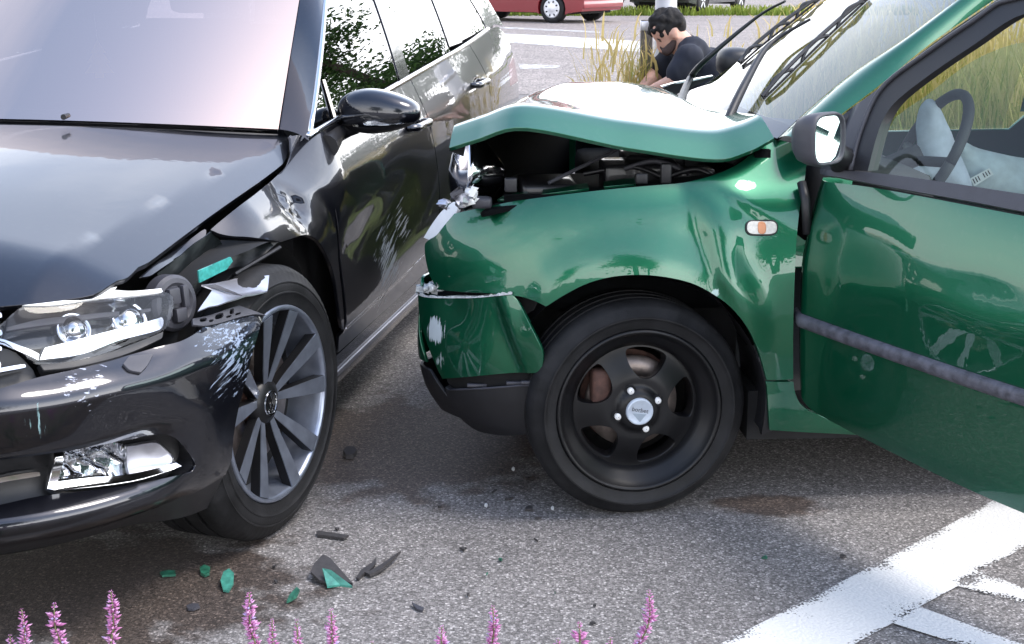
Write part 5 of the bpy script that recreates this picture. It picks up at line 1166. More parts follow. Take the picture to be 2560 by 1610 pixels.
M_fin = mat_plain("grey_headlining_cloth", (.46, .49, .56), .8, bump=.2)
cloth("driver_airbag", [(2290, 400), (2291, 320), (2300, 268), (2318, 247), (2338, 254), (2366, 305), (2396, 375), (2432, 468), (2400, 480), (2310, 462), (2235, 452), (2250, 425)], .25, .04, M_fin, 31, .012)
bag = cloth("passenger_airbag", [(2395, 352), (2450, 372), (2520, 388), (2640, 420), (2700, 520), (2560, 520), (2440, 500), (2405, 430)], .02, .05, M_airbag, 35, .02)
P = [GW(*g_side(p, .085)) for p in ((2426, 446), (2474, 420), (2484, 436), (2436, 466))]; V = np.array(P + [p - Gl * .002 for p in P]); mk("bag_label", V, [(3, 2, 1, 0), (4, 5, 6, 7)], M_white, bag, smooth=False)
brs = []
for j in range(7):
    t = .06 + .13 * j
    if j == 3: continue
    a, b = P[0] + (P[1] - P[0]) * t, P[3] + (P[2] - P[3]) * t; w_ = (P[1] - P[0]) * .05; a2, b2 = a + (b - a) * .15, a + (b - a) * .75
    brs.append((np.array([a2, a2 + w_, b2 + w_, b2]) + Gl * .0015, [(3, 2, 1, 0)]))
V, Fc = join(*brs); mk("label_print", V, Fc, M_plastic, bag, smooth=False)
seat(1.78, .36, GW, gcar, M_seat); seat(1.78, -.36, GW, gcar, M_seat)
# wheels of the hatchback
wa = math.radians(-81); wn_g = np.array([math.cos(wa), math.sin(wa), 0]); wx_g = unit(np.cross(EZ, wn_g)); MG = axes(at_z((1600, 1030), .278), wx_g, EZ, wn_g)
def wheel_green_car(M, par, detail=True):
    V, Fc = tyre_mesh(.279, .19, .208, M, 60); mk("tyre", V, Fc, M_rubber, par, sharp=40)
    V, Fc = lathe([(-.008, .210), (.0, .208), (.001, .203), (-.004, .199), (-.012, .196), (-.02, .186), (-.036, .172), (-.046, .160), (-.15, .158)], 72); rim = mk("rim", xf(V, M), Fc, M_rimblack, par)
    V, Fc = lathe([(-.105, .055), (-.09, .06), (-.09, .118), (-.10, .120)], 48); mk("brake_disc", xf(V, M), Fc, M_disc, rim)
    V, Fc = lathe([(-.14, .001), (-.14, .125)], 30); mk("dust_shield", xf(V, M), Fc, M_rust, rim)
    if not detail: return
    V, Fc = box((-.085, .05, -.075), (.05, .09, .05), None, .012); mk("caliper", xf(V, M), Fc, M_rust, rim)
    zf = lambda r: -.014 - .012 * sstep(.035, .065, r) - .030 * sstep(.075, .165, r) + .006 * sstep(.06, .045, r)
    S = Surf(lambda u, v: xf(np.stack([u, v, zf(np.hypot(u, v))], -1), M), (-.17, .17), (-.17, .17), wn_g if M is MG else M[:3, 2], n=(10, 10))
    out = [(.168 * math.cos(a), .168 * math.sin(a)) for a in np.linspace(0, 2 * math.pi, 72, endpoint=False)]; holes = []
    for kx in range(5):
        ca = math.radians(79 + 72 * kx); hs = []
        for r, da in ((.082, -9), (.079, 0), (.082, 9), (.100, 18.5), (.125, 22), (.148, 21), (.153, 12), (.154, 0), (.153, -12), (.148, -21), (.125, -22), (.100, -18.5)):
            a = ca + math.radians(da); hs.append((r * math.cos(a), r * math.sin(a)))
        holes.append(hs)
    rv, rf = fill2d(np.array(out), .007, [spline(h, 4) for h in holes]); V, Fc, Nn = skin(S, rv, rf, 0, .035); mk("spoke_disc", V, Fc, M_rimblack, rim, normals=Nn)
    V, Fc = lathe([(-.02, .0345), (-.010, .034), (-.007, .031), (-.009, .0285), (-.0085, .001)], 40); cap = mk("centre_cap", xf(V + [0, 0, .010], M), Fc, M_capsilver, rim)
    cu = bpy.data.curves.new("cap_text", 'FONT'); cu.body = "borbet"; cu.size = .0155; cu.align_x = 'CENTER'; cu.extrude = .0002; ob = bpy.data.objects.new("cap_text", cu); scene.collection.objects.link(ob)
    me = bpy.data.meshes.new_from_object(ob.evaluated_get(bpy.context.evaluated_depsgraph_get())); bpy.data.objects.remove(ob)
    V = np.array([v.co[:] for v in me.vertices]); Fc = [tuple(p.vertices) for p in me.polygons]; an = math.radians(-12); R = np.array([[math.cos(an), -math.sin(an)], [math.sin(an), math.cos(an)]]); V[:, :2] = V[:, :2] @ R.T + [-.001, .0005]; V[:, 2] += .0022
    mk("lettering", xf(V, M), Fc, M_plastic_grey, cap, smooth=False)
    V, Fc = prism(np.array([(-.020, -.002), (.016, -.006), (.0, -.026)]), .0014, .0020); mk("cap_wedge", xf(V, M), Fc, M_wedge, cap, smooth=False)
    for a in (112, 24, -68, 196):
        a = math.radians(a); c = np.array([.054 * math.cos(a), .054 * math.sin(a), 0])
        V, Fc = lathe([(-.03, .014), (-.017, .0145), (-.0165, .0135), (-.024, .0105), (-.024, .001)], 20); mk("bolt_seat", xf(V + c, M), Fc, M_dark, rim); bs = rim.children[-1]
        V, Fc = lathe([(-.026, .0085), (-.014, .0085), (-.012, .007), (-.0115, .001)], 14); mk("bolt_cap", xf(V + c, M), Fc, M_white, bs)
M_capsilver = mat_plain("silver_cap", (.50, .56, .64), .4, metal=.1); M_wedge = mat_plain("cap_print", (.30, .36, .42), .4)
wg = mk("wheel", *(lambda a: (xf(a[0], MG), a[1]))(lathe([(-.17, .03), (-.12, .05), (-.10, .045)], 16)), M_rust, gcar); wheel_green_car(MG, wg)
for X, Y, s in ((2.32, .79, 1), (2.32, -.79, -1), (0, -.79, -1)):
    M2 = axes(GW(X, Y, .279), -Gk * s, EZ, Gl * s); w0 = mk("wheel", *(lambda a: (xf(a[0], M2), a[1]))(lathe([(-.17, .03), (-.12, .05), (-.10, .045)], 16)), M_rust, gcar); wheel_green_car(M2, w0, False)

# ------------------------------------------------------------------ verge, trees, tall grass
def mat_leafy(name, stops, attr="tint", rough=.6, trans=.25):
    m, nt, b = new_mat(name); setp(b, rough=rough, spec=.25); out = nt.nodes["Material Output"]
    at = N(nt, "Attribute"); at.attribute_name = attr; r = ramp(nt, stops); nt.links.new(at.outputs["Fac"], r.inputs[0]); nt.links.new(r.outputs[0], b.inputs["Base Color"])
    tl = N(nt, "BsdfTranslucent"); nt.links.new(r.outputs[0], tl.inputs[0]); mx = N(nt, "MixShader"); mx.inputs[0].default_value = trans
    nt.links.new(b.outputs[0], mx.inputs[1]); nt.links.new(tl.outputs[0], mx.inputs[2]); nt.links.new(mx.outputs[0], out.inputs[0]); return m
M_grass = mat_leafy("grass_blades", [(0, (.07, .14, .02)), (.35, (.20, .26, .04)), (.6, (.42, .36, .10)), (1, (.62, .47, .22))], trans=.35)
M_leaf = mat_leafy("tree_leaves", [(0, (.025, .06, .015)), (.5, (.05, .11, .025)), (1, (.10, .17, .04))], trans=.3)
M_bark = mat_plain("bark", (.07, .055, .04), .95, var=.4, scale=30, bump=.8, bscale=60)
M_verge = mat_plain("verge_turf", (.10, .13, .03), .95, var=.5, scale=9, bump=1.0, bscale=120)
def fast_mesh(name, V, Fc, mat, tint=None, parent=None, loc=(0, 0, 0)):
    """many equal-sized faces at once"""
    V = np.asarray(V, np.float32); Fc = np.asarray(Fc, np.int32); k = Fc.shape[1]; me = bpy.data.meshes.new(name); off = base_of(parent) if parent is not None else np.array(loc, float)
    me.vertices.add(len(V)); me.vertices.foreach_set("co", (V - off.astype(np.float32)).ravel()); me.loops.add(Fc.size); me.loops.foreach_set("vertex_index", Fc.ravel())
    me.polygons.add(len(Fc)); me.polygons.foreach_set("loop_start", np.arange(0, Fc.size, k, dtype=np.int32)); me.polygons.foreach_set("loop_total", np.full(len(Fc), k, np.int32))
    me.update(calc_edges=True); me.materials.append(mat)
    if tint is not None: a = me.attributes.new("tint", 'FLOAT', 'POINT'); a.data.foreach_set("value", np.asarray(tint, np.float32))
    o = bpy.data.objects.new(name, me); scene.collection.objects.link(o)
    if parent is not None: o.parent = parent
    else: o.location = tuple(off); ROOT[o.name] = off
    return o
def blades(base, h, w, lean, t0, t1, rng):
    """base (n,3): curved two-segment blades"""
    n = len(base); th = rng.uniform(0, 2 * math.pi, n); d = np.stack([np.cos(th), np.sin(th), 0 * th], 1); s = np.stack([-np.sin(th), np.cos(th), 0 * th], 1)
    ang = rng.uniform(0, 2 * math.pi, n); wd = np.stack([np.cos(ang), np.sin(ang), 0 * ang], 1); V = np.zeros((n, 7, 3)); T = np.zeros((n, 7))
    for i, (f, l, ww) in enumerate(((0, 0, 1.), (.4, .12, .9), (.75, .5, .65), (1, 1, 0))):
        c = base + d * (lean * l)[:, None]; c[:, 2] += h * (f - .12 * l * l); e = wd * (w * ww / 2)[:, None]
        if i < 3: V[:, 2*i], V[:, 2*i+1] = c - e, c + e; T[:, 2*i] = T[:, 2*i+1] = t0 + (t1 - t0) * f
        else: V[:, 6] = c; T[:, 6] = t1
    b = (np.arange(n) * 7)[:, None]; q = np.concatenate([b + [0, 1, 3], b + [0, 3, 2], b + [2, 3, 5], b + [2, 5, 4], b + [4, 5, 6]])
    return V.reshape(-1, 3), q, T.ravel()
def merge(*L):
    V, Fc, T, o = [], [], [], 0
    for v, f, t in L: V.append(v); Fc.append(f + o); T.append(t); o += len(v)
    return np.concatenate(V), np.concatenate(Fc), np.concatenate(T)
vp = np.array([(.46, 7.3), (.95, 6.3), (2.4, 5.9), (9, 5.6), (22, 6), (22, 12), (6, 10.2), (2.2, 9.2), (.8, 8.7), (.46, 8.2)])
sheet("verge", vp, .006, M_verge)
def scatter(poly, n, rng):
    lo, hi = poly.min(0), poly.max(0); P = rng.uniform(lo, hi, (n * 6, 2)); P = P[inside(P, poly)][:n]; return np.c_[P, np.full(len(P), .004)]
r = np.random.default_rng(3)
b1 = scatter(vp[[0, 1, 2, 7, 8, 9]], 7000, r); b1 = b1[~((np.abs(b1[:, 0] - .82) < .34) & (b1[:, 1] < 7.75))]; nearpole = np.exp(-((b1[:, 0] - .55) / .8) ** 2); h1 = r.uniform(.25, .58, len(b1)) * (.6 + .5 * nearpole)
bank = np.array([(1.15, 6.35), (2.4, 5.95), (9, 5.65), (11, 6), (11, 9), (6, 9.6), (1.6, 8.9)])
b2 = scatter(bank, 42000, r); h2 = r.uniform(.55, 1.18, len(b2)); tt2 = r.uniform(.25, .75, len(b2))
b3 = scatter(bank, 9000, r); h3 = r.uniform(.95, 1.35, len(b3))
st_b = np.r_[scatter(np.array([(.44, 7.55), (.70, 7.55), (.70, 8.1), (.44, 8.1)]), 80, r), scatter(np.array([(1.0, 7.4), (1.9, 7.0), (1.9, 8.4), (1.0, 8.4)]), 60, r)]; hs_ = r.uniform(.75, 1.22, len(st_b))
fence_b = np.c_[r.normal(.655, .03, 260), r.normal(7.45, .03, 260), np.zeros(260)]; hf_ = r.uniform(.5, 1.15, 260)
u1 = lambda n, a, b: r.uniform(a, b, n)
L = [blades(b1, h1, u1(len(b1), .004, .008), u1(len(b1), .05, .22), u1(len(b1), 0, .12), u1(len(b1), .15, .34), r), blades(b2, h2, u1(len(b2), .005, .010), u1(len(b2), .05, .35), tt2 * .6, tt2 + .15, r),
     blades(b3, h3, u1(len(b3), .004, .007), u1(len(b3), .05, .3), u1(len(b3), .5, .7), u1(len(b3), .7, 1), r), blades(st_b, hs_, u1(len(st_b), .003, .006), u1(len(st_b), .05, .3), u1(len(st_b), .5, .7), u1(len(st_b), .75, 1), r),
     blades(fence_b, hf_, u1(260, .004, .008), u1(260, .01, .09), u1(260, .1, .4), u1(260, .4, .8), r)]
# seed heads on the dry stalks
hb = np.r_[b3[:5000], st_b, fence_b[:80]]; hh = np.r_[h3[:5000], hs_, hf_[:80]]
hb2 = hb + np.c_[r.normal(0, .05, (len(hb), 2)), hh * .78]; L.append(blades(hb2, u1(len(hb), .10, .20), u1(len(hb), .008, .016), u1(len(hb), .02, .1), u1(len(hb), .7, .9), u1(len(hb), .85, 1), r))
V, Fc, T = merge(*L); go2 = fast_mesh("grass", V, Fc, M_grass, T); tag(go2, "tall dry yellow and green grass on the roadside verge", "grass", kind="stuff")
# low turf strip on the far side of the road
fs = scatter(np.array([(-6, 35.5), (10, 36), (10, 37.5), (-6, 37)]), 5000, r); V, Fc, T = blades(fs, u1(len(fs), .08, .3), u1(len(fs), .02, .05), u1(len(fs), .02, .1), u1(len(fs), .1, .3), u1(len(fs), .3, .5), r)
tag(fast_mesh("grass", V, Fc, M_grass, T), "strip of short grass beyond the parked cars", "grass", kind="stuff")

def tree(name, x, y, h, cr, label, seed, group, n=5200, leaf=.16):
    rg = np.random.default_rng(seed); o = empty(name, (x, y, 0), label, "tree", group); paths = []
    top = np.array([x + rg.normal(0, .2), y + rg.normal(0, .2), h * .8]); trunk = curve3([(x, y, 0), (x + rg.normal(0, .08), y, h * .3), (x + rg.normal(0, .15), y, h * .55), top], 5)
    V, Fc = tube_pts(trunk, np.linspace(.022 * h, .005 * h, len(trunk)), 8); parts = [(V, Fc)]; ends = [top]
    for k in range(15):
        t = rg.uniform(.3, .95); p = trunk[int(t * (len(trunk) - 1))]; a = k * 2.4 + rg.normal(0, .3); l = cr * rg.uniform(.5, .95) * (1.1 - .5 * t); e = p + np.array([math.cos(a) * l, math.sin(a) * l, l * rg.uniform(.3, .8)])
        P = curve3([p, (p + e) / 2 + [0, 0, .1 * l], e], 4); V, Fc = tube_pts(P, np.linspace(.008 * h * (1.2 - t), .002 * h, len(P)), 5); parts.append((V, Fc)); ends += [e, (p + e) / 2 + [0, 0, .05]]
    V, Fc = join(*parts); mk("trunk", V, Fc, M_bark, o)
    E_ = np.array(ends); idx = rg.integers(0, len(E_), n); c = E_[idx] + rg.normal(0, 1, (n, 3)) * cr * np.array([.26, .26, .20]); 
    a = rg.normal(0, 1, (n, 3)); a /= np.linalg.norm(a, axis=1)[:, None]; b = np.cross(a, rg.normal(0, 1, (n, 3))); b /= np.linalg.norm(b, axis=1)[:, None]; s = leaf * rg.uniform(.6, 1.3, n)[:, None]
    V = np.stack([c - a * s, c + b * s * .45, c + a * s, c - b * s * .45], 1).reshape(-1, 3); Fc = np.arange(n * 4).reshape(-1, 4); T = np.repeat(np.clip(rg.normal(.45, .2, n), 0, 1), 4)
    fast_mesh("crown", V, Fc, M_leaf, T, o); return o
tree("broadleaf_tree", 25.4, 58.5, 25, 3.6, "tall broad leafy tree far behind the green hatchback", 41, None, 11000, .18)
for k, (x, y, h) in enumerate(((16.5, 70, 9), (20.5, 69, 10.2), (24.3, 68, 10.8), (33, 64, 9.5))):
    tree("hedgerow_tree", x, y, h, 3.6, "low rounded tree in the hedgerow far behind the hatchback", 50 + k, "hedgerow trees", 5200, .22)
for k, (x, y, h) in enumerate(((1.15, -2.6, 5.2), (4.5, -13, 8.5), (-8, -15, 9))):
    tree("roadside_tree", x, y, h, 2.4 if k else 1.5, ("slender young tree growing close behind the flower bed", "leafy street tree across the road behind the flower bed", "leafy street tree across the road behind the flower bed")[k], 70 + k, "street trees", 3600, .17 if k else .09)

# ------------------------------------------------------------------ lamp post, fence post, parked cars
pp = at_y((1663, 100), 7.75); lp = empty("bollard_post", (pp[0], pp[1], 0), "smooth grey round post rising from the grass behind crouching man", "post")
M_post = mat_plain("galvanised_post", (.46, .46, .48), .5, metal=.35, var=.12, scale=6, bump=.15)
V, Fc = lathe([(0, .062), (.08, .062), (.10, .057), (1.30, .057), (1.335, .045), (1.345, .001)], 28); mk("pole", V + [pp[0], pp[1], 0], Fc, M_post, lp)
V, Fc = lathe([(1.18, .0575), (1.18, .0595), (1.24, .0595), (1.24, .0575)], 28); mk("collar", V + [pp[0], pp[1], 0], Fc, M_steel, lp)
M_wood = mat_plain("weathered_wood", (.10, .085, .075), .9, var=.4, scale=40, bump=.6, bscale=120)
wp = at_y((1616, 100), 7.6); fp = empty("wooden_post", (wp[0], wp[1], 0), "short dark weathered post wrapped in dry grass next to smooth grey post", "post")
V, Fc = box((wp[0], wp[1], .53), (.06, .06, 1.06), None, .006); mk("post", V, Fc, M_wood, fp); V, Fc = box((wp[0], wp[1], 1.03), (.066, .066, .05), None, .004); mk("cap", V, Fc, M_steel, fp)

def far_car(name, label, wheel_px, heading, colour, plate=False, group="cars parked across the road", alloy=False, z_extra=0., r_w=.31):
    o0 = at_z(wheel_px); h = unit((math.cos(heading), math.sin(heading), 0)); bk = -h; lf = np.array([-h[1], h[0], 0])
    if np.dot(lf, -o0) < 0: lf = -lf                     # near flank
    half = .86; cO = o0 - lf * half
    Wc = lambda X, Y, Z: cO + np.asarray(X)[..., None] * bk + np.asarray(Y)[..., None] * lf + np.asarray(Z)[..., None] * EZ
    root = empty(name, tuple(cO), label, "car", group); m = mat_paint(name + "_paint", colour, .1, .35)
    def arch(cx): return [(cx + (r_w + .05) * math.cos(a), r_w + (r_w + .05) * math.sin(a)) for a in np.linspace(-.35, math.pi + .35, 12)]
    e = z_extra
    prof = [(.42, .22 + e)] + [] + [(.74, .26 + e), (.80, .45 + e), (.79, .62 + e), (.74, .9 + e), (.52, 1.42 + e), (.3, 1.5 + e), (-1.2, 1.5 + e), (-1.95, 1.02 + e), (-2.9, .90 + e), (-3.22, .72 + e), (-3.28, .42 + e), (-3.15, .24 + e), (-2.93, .22 + e)]
    outl = prof + [p for p in arch(-2.55)[::-1]] + [(-2.2, .22 + e), (-.40, .22 + e)] + [p for p in arch(0)[::-1]]
    outl = outl[::-1]
    rv, rf = fill2d(np.array(outl), .16); yy = lambda x, z: half - .02 * sstep(.5, .2, z) - .30 * np.clip(z - .92 - e, 0, 1) - .10 * sstep(-2.6, -3.3, x) - .06 * sstep(.5, .85, x)
    A = Wc(rv[:, 0], yy(rv[:, 0], rv[:, 1]), rv[:, 1]); B = Wc(rv[:, 0], -yy(rv[:, 0], rv[:, 1]), rv[:, 1]); k = len(rv); Fc = []; cnt = set()
    for f in rf:
        s = np.cross(rv[f[1]] - rv[f[0]], rv[f[2]] - rv[f[0]]); f = tuple(f) if s > 0 else (f[0], f[2], f[1]); Fc += [f, (f[0] + k, f[2] + k, f[1] + k)]
        for i in range(3): cnt.add((f[i], f[(i+1) % 3]))
    V = np.r_[A, B]; Fc += [(a, a + k, b + k, b) for a, b in cnt if (b, a) not in cnt]; mk("body", V, Fc, m, root, sharp=50)
    S = Surf(lambda u, v: Wc(u, yy(u, v) + .004, v), (-3.3, .8), (.2, 1.6), lf, n=(6, 6))
    for q in ([(-1.78, 1.0 + e, 1), (-.62, .98 + e, 1), (-.62, 1.42 + e, 1), (-1.22, 1.42 + e, 1)], [(-.54, .98 + e, 1), (.42, .98 + e, 1), (.34, 1.40 + e, 1), (-.54, 1.42 + e, 1)]): panel("side_window", S, q, M_glass_dark, root, res=.3, px=False, flange=.004)
    V, Fc = box((0, 0, 0), (.06, 1.6, .16), None, .02); mk("bumper_strip", Wc(.775 + V[:, 0], V[:, 1], .40 + e + V[:, 2]), Fc, m, root)
    panel("side_strip", S, [(-2.1, .50 + e, 1), (-.45, .50 + e, 1), (-.45, .56 + e, 1), (-2.1, .56 + e, 1)], M_plastic_grey, root, res=.4, px=False, lift=.012, flange=.02)
    for s in (-1, 1):
        V, Fc = box((0, 0, 0), (.08, .18, .3), None, .02); mk("tail_lamp", Wc(.73 + V[:, 0], s * .68 + V[:, 1], .85 + e + V[:, 2]), Fc, M_tail, root)
    V, Fc = box((0, 0, 0), (.30, 1.3, .10)); mk("rear_screen", Wc(.66 + V[:, 0] * .4 - V[:, 2] * 0, V[:, 1] * .85, 1.15 + e + V[:, 2] * 2.6), Fc, M_black, root)
    if plate:
        V, Fc = box((0, 0, 0), (.012, .52, .11), None, .003); mk("number_plate", Wc(.815 + V[:, 0], V[:, 1], .62 + e + V[:, 2]), Fc, mat_plain("yellow_plate", (.80, .50, .03), .4, var=.05), root)
        V, Fc = box((0, 0, 0), (.013, .045, .105)); mk("plate_band", Wc(.816 + V[:, 0], .235 + V[:, 1], .62 + e + V[:, 2]), Fc, mat_plain("blue_plate_band", (.02, .06, .35), .4), root.children[-1])
    for X, s in ((0, 1), (-2.55, 1), (0, -1), (-2.55, -1)):
        M2 = axes(Wc(np.array(X), np.array(s * (half - .0)), np.array(r_w)), -bk * s, EZ, lf * s); V, Fc = lathe([(-.2, .16), (-.2, r_w - .03), (-.18, r_w), (-.03, r_w), (-.004, r_w - .03), (0, .22), (-.01, .205)], 36); V = xf(V, M2); V[:, 2] = np.maximum(V[:, 2], .006); w_ = mk("wheel", V, Fc, M_rubber, root)
        V, Fc = lathe([(-.02, .206), (-.004, .203), (-.010, .17), (-.004, .06), (.0, .05), (-.002, .001)], 36); mk("hubcap", xf(V, M2), Fc, M_hub if not alloy else M_rimblack, w_); hcap = w_.children[-1]
        for q in range(8 if not alloy else 5):
            a = q * 2 * math.pi / (8 if not alloy else 5) + .3
            if not alloy:
                V, Fc = lathe([(-.02, .021), (.003, .021), (.003, .001)], 10); V = V * [1.25, .8, 1]; Rz = np.array([[math.cos(a), -math.sin(a), 0], [math.sin(a), math.cos(a), 0], [0, 0, 1]]); V = (V + [.145, 0, -.006]) @ Rz.T; mk("vent", xf(V, M2), Fc, M_dark, hcap)
            else:
                V, Fc = prism([(.03, -.016), (.195, -.03), (.195, .03), (.03, .016)], -.004, .006); Rz = np.array([[math.cos(a), -math.sin(a), 0], [math.sin(a), math.cos(a), 0], [0, 0, 1]]); mk("spoke", xf(V @ Rz.T, M2), Fc, M_hub, hcap, smooth=False)
    core([(-3.0, .6, -.6, .6, .2 + e, .6)], "underbody", root, Wc); return root
M_hub = mat_plain("silver_hubcap", (.62, .63, .66), .35, metal=.5, var=.06)
far_car("red_car", "red hatchback with silver wheel covers and yellow plate parked across the road", (1378, 58), math.atan2(.58, -.81), (.20, .010, .016), True)
far_car("dark_suv", "dark grey car with spoked alloy wheels parked beyond the grey post", (1757, 37), math.atan2(.86, .50), (.02, .022, .028), False, alloy=True, z_extra=.05, r_w=.34)
far_car("dark_car", "black car parked behind the red hatchback", (1492, 33), math.atan2(-.25, -.97), (.010, .010, .014), False)

# ------------------------------------------------------------------ crouching man
def blob(name, balls, mat, parent, vox=.014, smooth=6, noise=0., seed=1):
    """fuse overlapping balls and limbs into one continuous surface"""
    bm = bmesh.new()
    for c, rad, *sc in balls:
        sc = sc[0] if sc else (1, 1, 1); Mx = Matrix.Translation(Vector(c))
        if len(sc) == 4: Mx = Mx @ Matrix.Rotation(sc[3], 4, 'Y')
        Mx = Mx @ Matrix.Diagonal((rad * sc[0], rad * sc[1], rad * sc[2], 1)); bmesh.ops.create_icosphere(bm, subdivisions=3, radius=1, matrix=Mx)
    me = bpy.data.meshes.new(name); bm.to_mesh(me); bm.free(); ob = bpy.data.objects.new(name, me); scene.collection.objects.link(ob)
    md = ob.modifiers.new("r", 'REMESH'); md.mode = 'VOXEL'; md.voxel_size = vox; ms = ob.modifiers.new("s", 'SMOOTH'); ms.iterations = smooth; ms.factor = .5
    me2 = bpy.data.meshes.new_from_object(ob.evaluated_get(bpy.context.evaluated_depsgraph_get())); V = np.array([v.co[:] for v in me2.vertices]); Fc = [tuple(p.vertices) for p in me2.polygons]; bpy.data.objects.remove(ob)
    if noise:
        rg = np.random.default_rng(seed); A = rg.normal(0, 60, (6, 3)); ph = rg.uniform(0, 6, 6); c0 = V.mean(0); d = V - c0; d /= np.linalg.norm(d, axis=1)[:, None]; V = V + d * (noise * sum(np.sin(V @ A[i] + ph[i]) for i in range(6)) / 3)[:, None]
    return mk(name, V, Fc, mat, parent)
def limb(a, b, ra, rb, n=9): a, b = np.array(a, float), np.array(b, float); return [(a + (b - a) * t, ra + (rb - ra) * t) for t in np.linspace(0, 1, n)]
my = 7.30; hp = lambda px, dy=0.: at_y(px, my) + np.array([0, dy, 0])
M_skin = mat_plain("skin", (.60, .34, .25), .5, var=.10, scale=40); M_skin.node_tree.nodes["Principled BSDF"].inputs["Subsurface Weight"].default_value = .08
M_hair = mat_plain("black_hair", (.006, .0045, .0045), .8, var=.5, scale=90, bump=.8, bscale=150); M_beard = mat_plain("dark_stubble", (.055, .032, .026), .8, var=.3, scale=200, bump=.4, bscale=400)
M_shirt = mat_plain("black_t_shirt", (.010, .013, .024), .85, var=.3, scale=12, bump=.5, bscale=30); M_jean = mat_plain("dark_jeans", (.02, .025, .04), .9, bump=.4)
base_m = hp((1725, 200)); man = empty("person", (base_m[0] - .05, my, 0), "man in black t-shirt crouching with head bowed in front of grey post", "person")
cr_ = hp((1669, 70)); neckb = hp((1722, 117)); shN = hp((1712, 140), -.17); shF = hp((1700, 138), .17); elN = hp((1676, 196), -.19); elF = hp((1650, 192), .17); haN = hp((1612, 232), -.06); haF = hp((1606, 228), .06)
hip = np.array([neckb[0] + .12, my, .36]); chest = (neckb + hip) / 2 + [.015, 0, .10]
tilt = .75
head = [(cr_, .087, (1.0, .82, .96)), (hp((1668, 92)), .056, (.9, 1.0, 1.2)), (hp((1673, 110)), .050, (.95, .95, 1)), (hp((1665, 126)), .026, (1, 1.1, .9)), (hp((1688, 90)), .058, (.9, .95, 1.0)),
        (hp((1650, 106)), .016), (hp((1645.5, 112)), .013), (hp((1643.5, 114.5)), .010), (hp((1652, 95), -.024), .013), (hp((1652, 95), .024), .013), (hp((1649, 121)), .013), (hp((1653, 127)), .012)]
head += limb(hp((1692, 98)), neckb + [-.0, 0, -.02], .060, .066, 6)
for dy in (-.072, .072): head += [(hp((1683, 82), dy), .024, (.75, .35, 1.25)), (hp((1681, 90), dy * .98), .014, (.7, .4, 1))]
hand = lambda c, s: [(c, .042, (1.1, .6, .8))] + sum([limb(c + np.array([-.02, (k - 1.5) * .018, -.01]), c + np.array([-.075 - .012 * (1.5 - abs(k - 1.2)), (k - 1.5) * .02, -.045]), .010, .008, 6) for k in range(4)], []) + limb(c + np.array([0, s * .035, 0]), c + np.array([-.045, s * .06, -.02]), .012, .009, 5)
torso = limb(neckb + [.03, 0, -.07], chest, .06, .09) + limb(chest, hip, .09, .11) + limb(neckb + [.02, 0, -.05], shN, .05, .045, 6) + limb(neckb + [.02, 0, -.05], shF, .05, .045, 6)
kN, kF = np.array([hip[0] - .42, my - .16, .52]), np.array([hip[0] - .40, my + .16, .50]); aN, aF = np.array([hip[0] - .16, my - .15, .09]), np.array([hip[0] - .20, my + .15, .09])
legs = limb(hip + [0, -.09, 0], kN, .085, .06) + limb(kN, aN, .058, .040) + limb(hip + [0, .09, 0], kF, .085, .06) + limb(kF, aF, .058, .040)
blob("body", head + torso + legs + limb(shN, elN, .052, .044) + limb(elN, haN, .043, .030) + limb(shF, elF, .052, .044) + limb(elF, haF, .043, .030) + hand(haN, -1) + hand(haF, 1), M_skin, man, .0105, 3)
hair = []
rg = np.random.default_rng(4)
for k in range(150):
    a, b = rg.uniform(-.5, math.pi - .35), rg.uniform(-1.15, 1.15); d = np.array([-math.cos(a) * math.cos(b), math.sin(b) * .82, math.sin(a) * math.cos(b)]); front = d[0] < -.35
    if d[2] < -.05 and d[0] < .2: continue
    hair.append((cr_ + d * np.array([.088, .086, .086]) * (1.0 + (.07 if d[2] > .3 else -.04)), rg.uniform(.010, .017)))
for k in range(60): hair.append((hp((1622 + 46 * rg.random(), 64 + 24 * rg.random() * 1.0), rg.uniform(-.06, .06)) if k < 26 else hp((1630 + 58 * rg.random(), 38 + 26 * rg.random()), rg.uniform(-.06, .06)), rg.uniform(.010, .017)))
hair += [(cr_ + [.004, 0, .010], .089, (1.0, .84, .96))]; hair = [h for h in hair if not ((proj(h[0])[0] < 1672 and proj(h[0])[1] > 92) or proj(h[0])[0] > 1702)]
blob("hair", hair, M_hair, man, .0065, 1, .004)
bd = []
for px in ((1684, 96), (1682, 104), (1679, 111), (1676, 118), (1671, 125), (1666, 129), (1661, 127), (1672, 116)):
    for dy in (-.034, .0, .034): bd.append((hp(px, dy * 1.3), .0205))
bd += [(hp((1651, 118), dy), .008) for dy in (-.018, 0, .018)]
blob("beard", bd, M_beard, man, .008, 3)
for dy in (-.034, .034):
    V, Fc = grid_mesh(superell(hp((1646.5, 98), dy), (.013, .012, .0035), 1., (unit((1, 0, -.35)), np.array([0, 1., 0]), unit((.35, 0, 1))), 12, 8)); mk("eyebrow", V, Fc, M_hair, man)
    V, Fc = grid_mesh(superell(hp((1649.5, 102.5), dy), (.008, .008, .0025), 1., (unit((1, 0, -.35)), np.array([0, 1., 0]), unit((.35, 0, 1))), 12, 8)); mk("eyelid", V, Fc, M_beard, man)
tz = (.82, 1.22, 1.0)
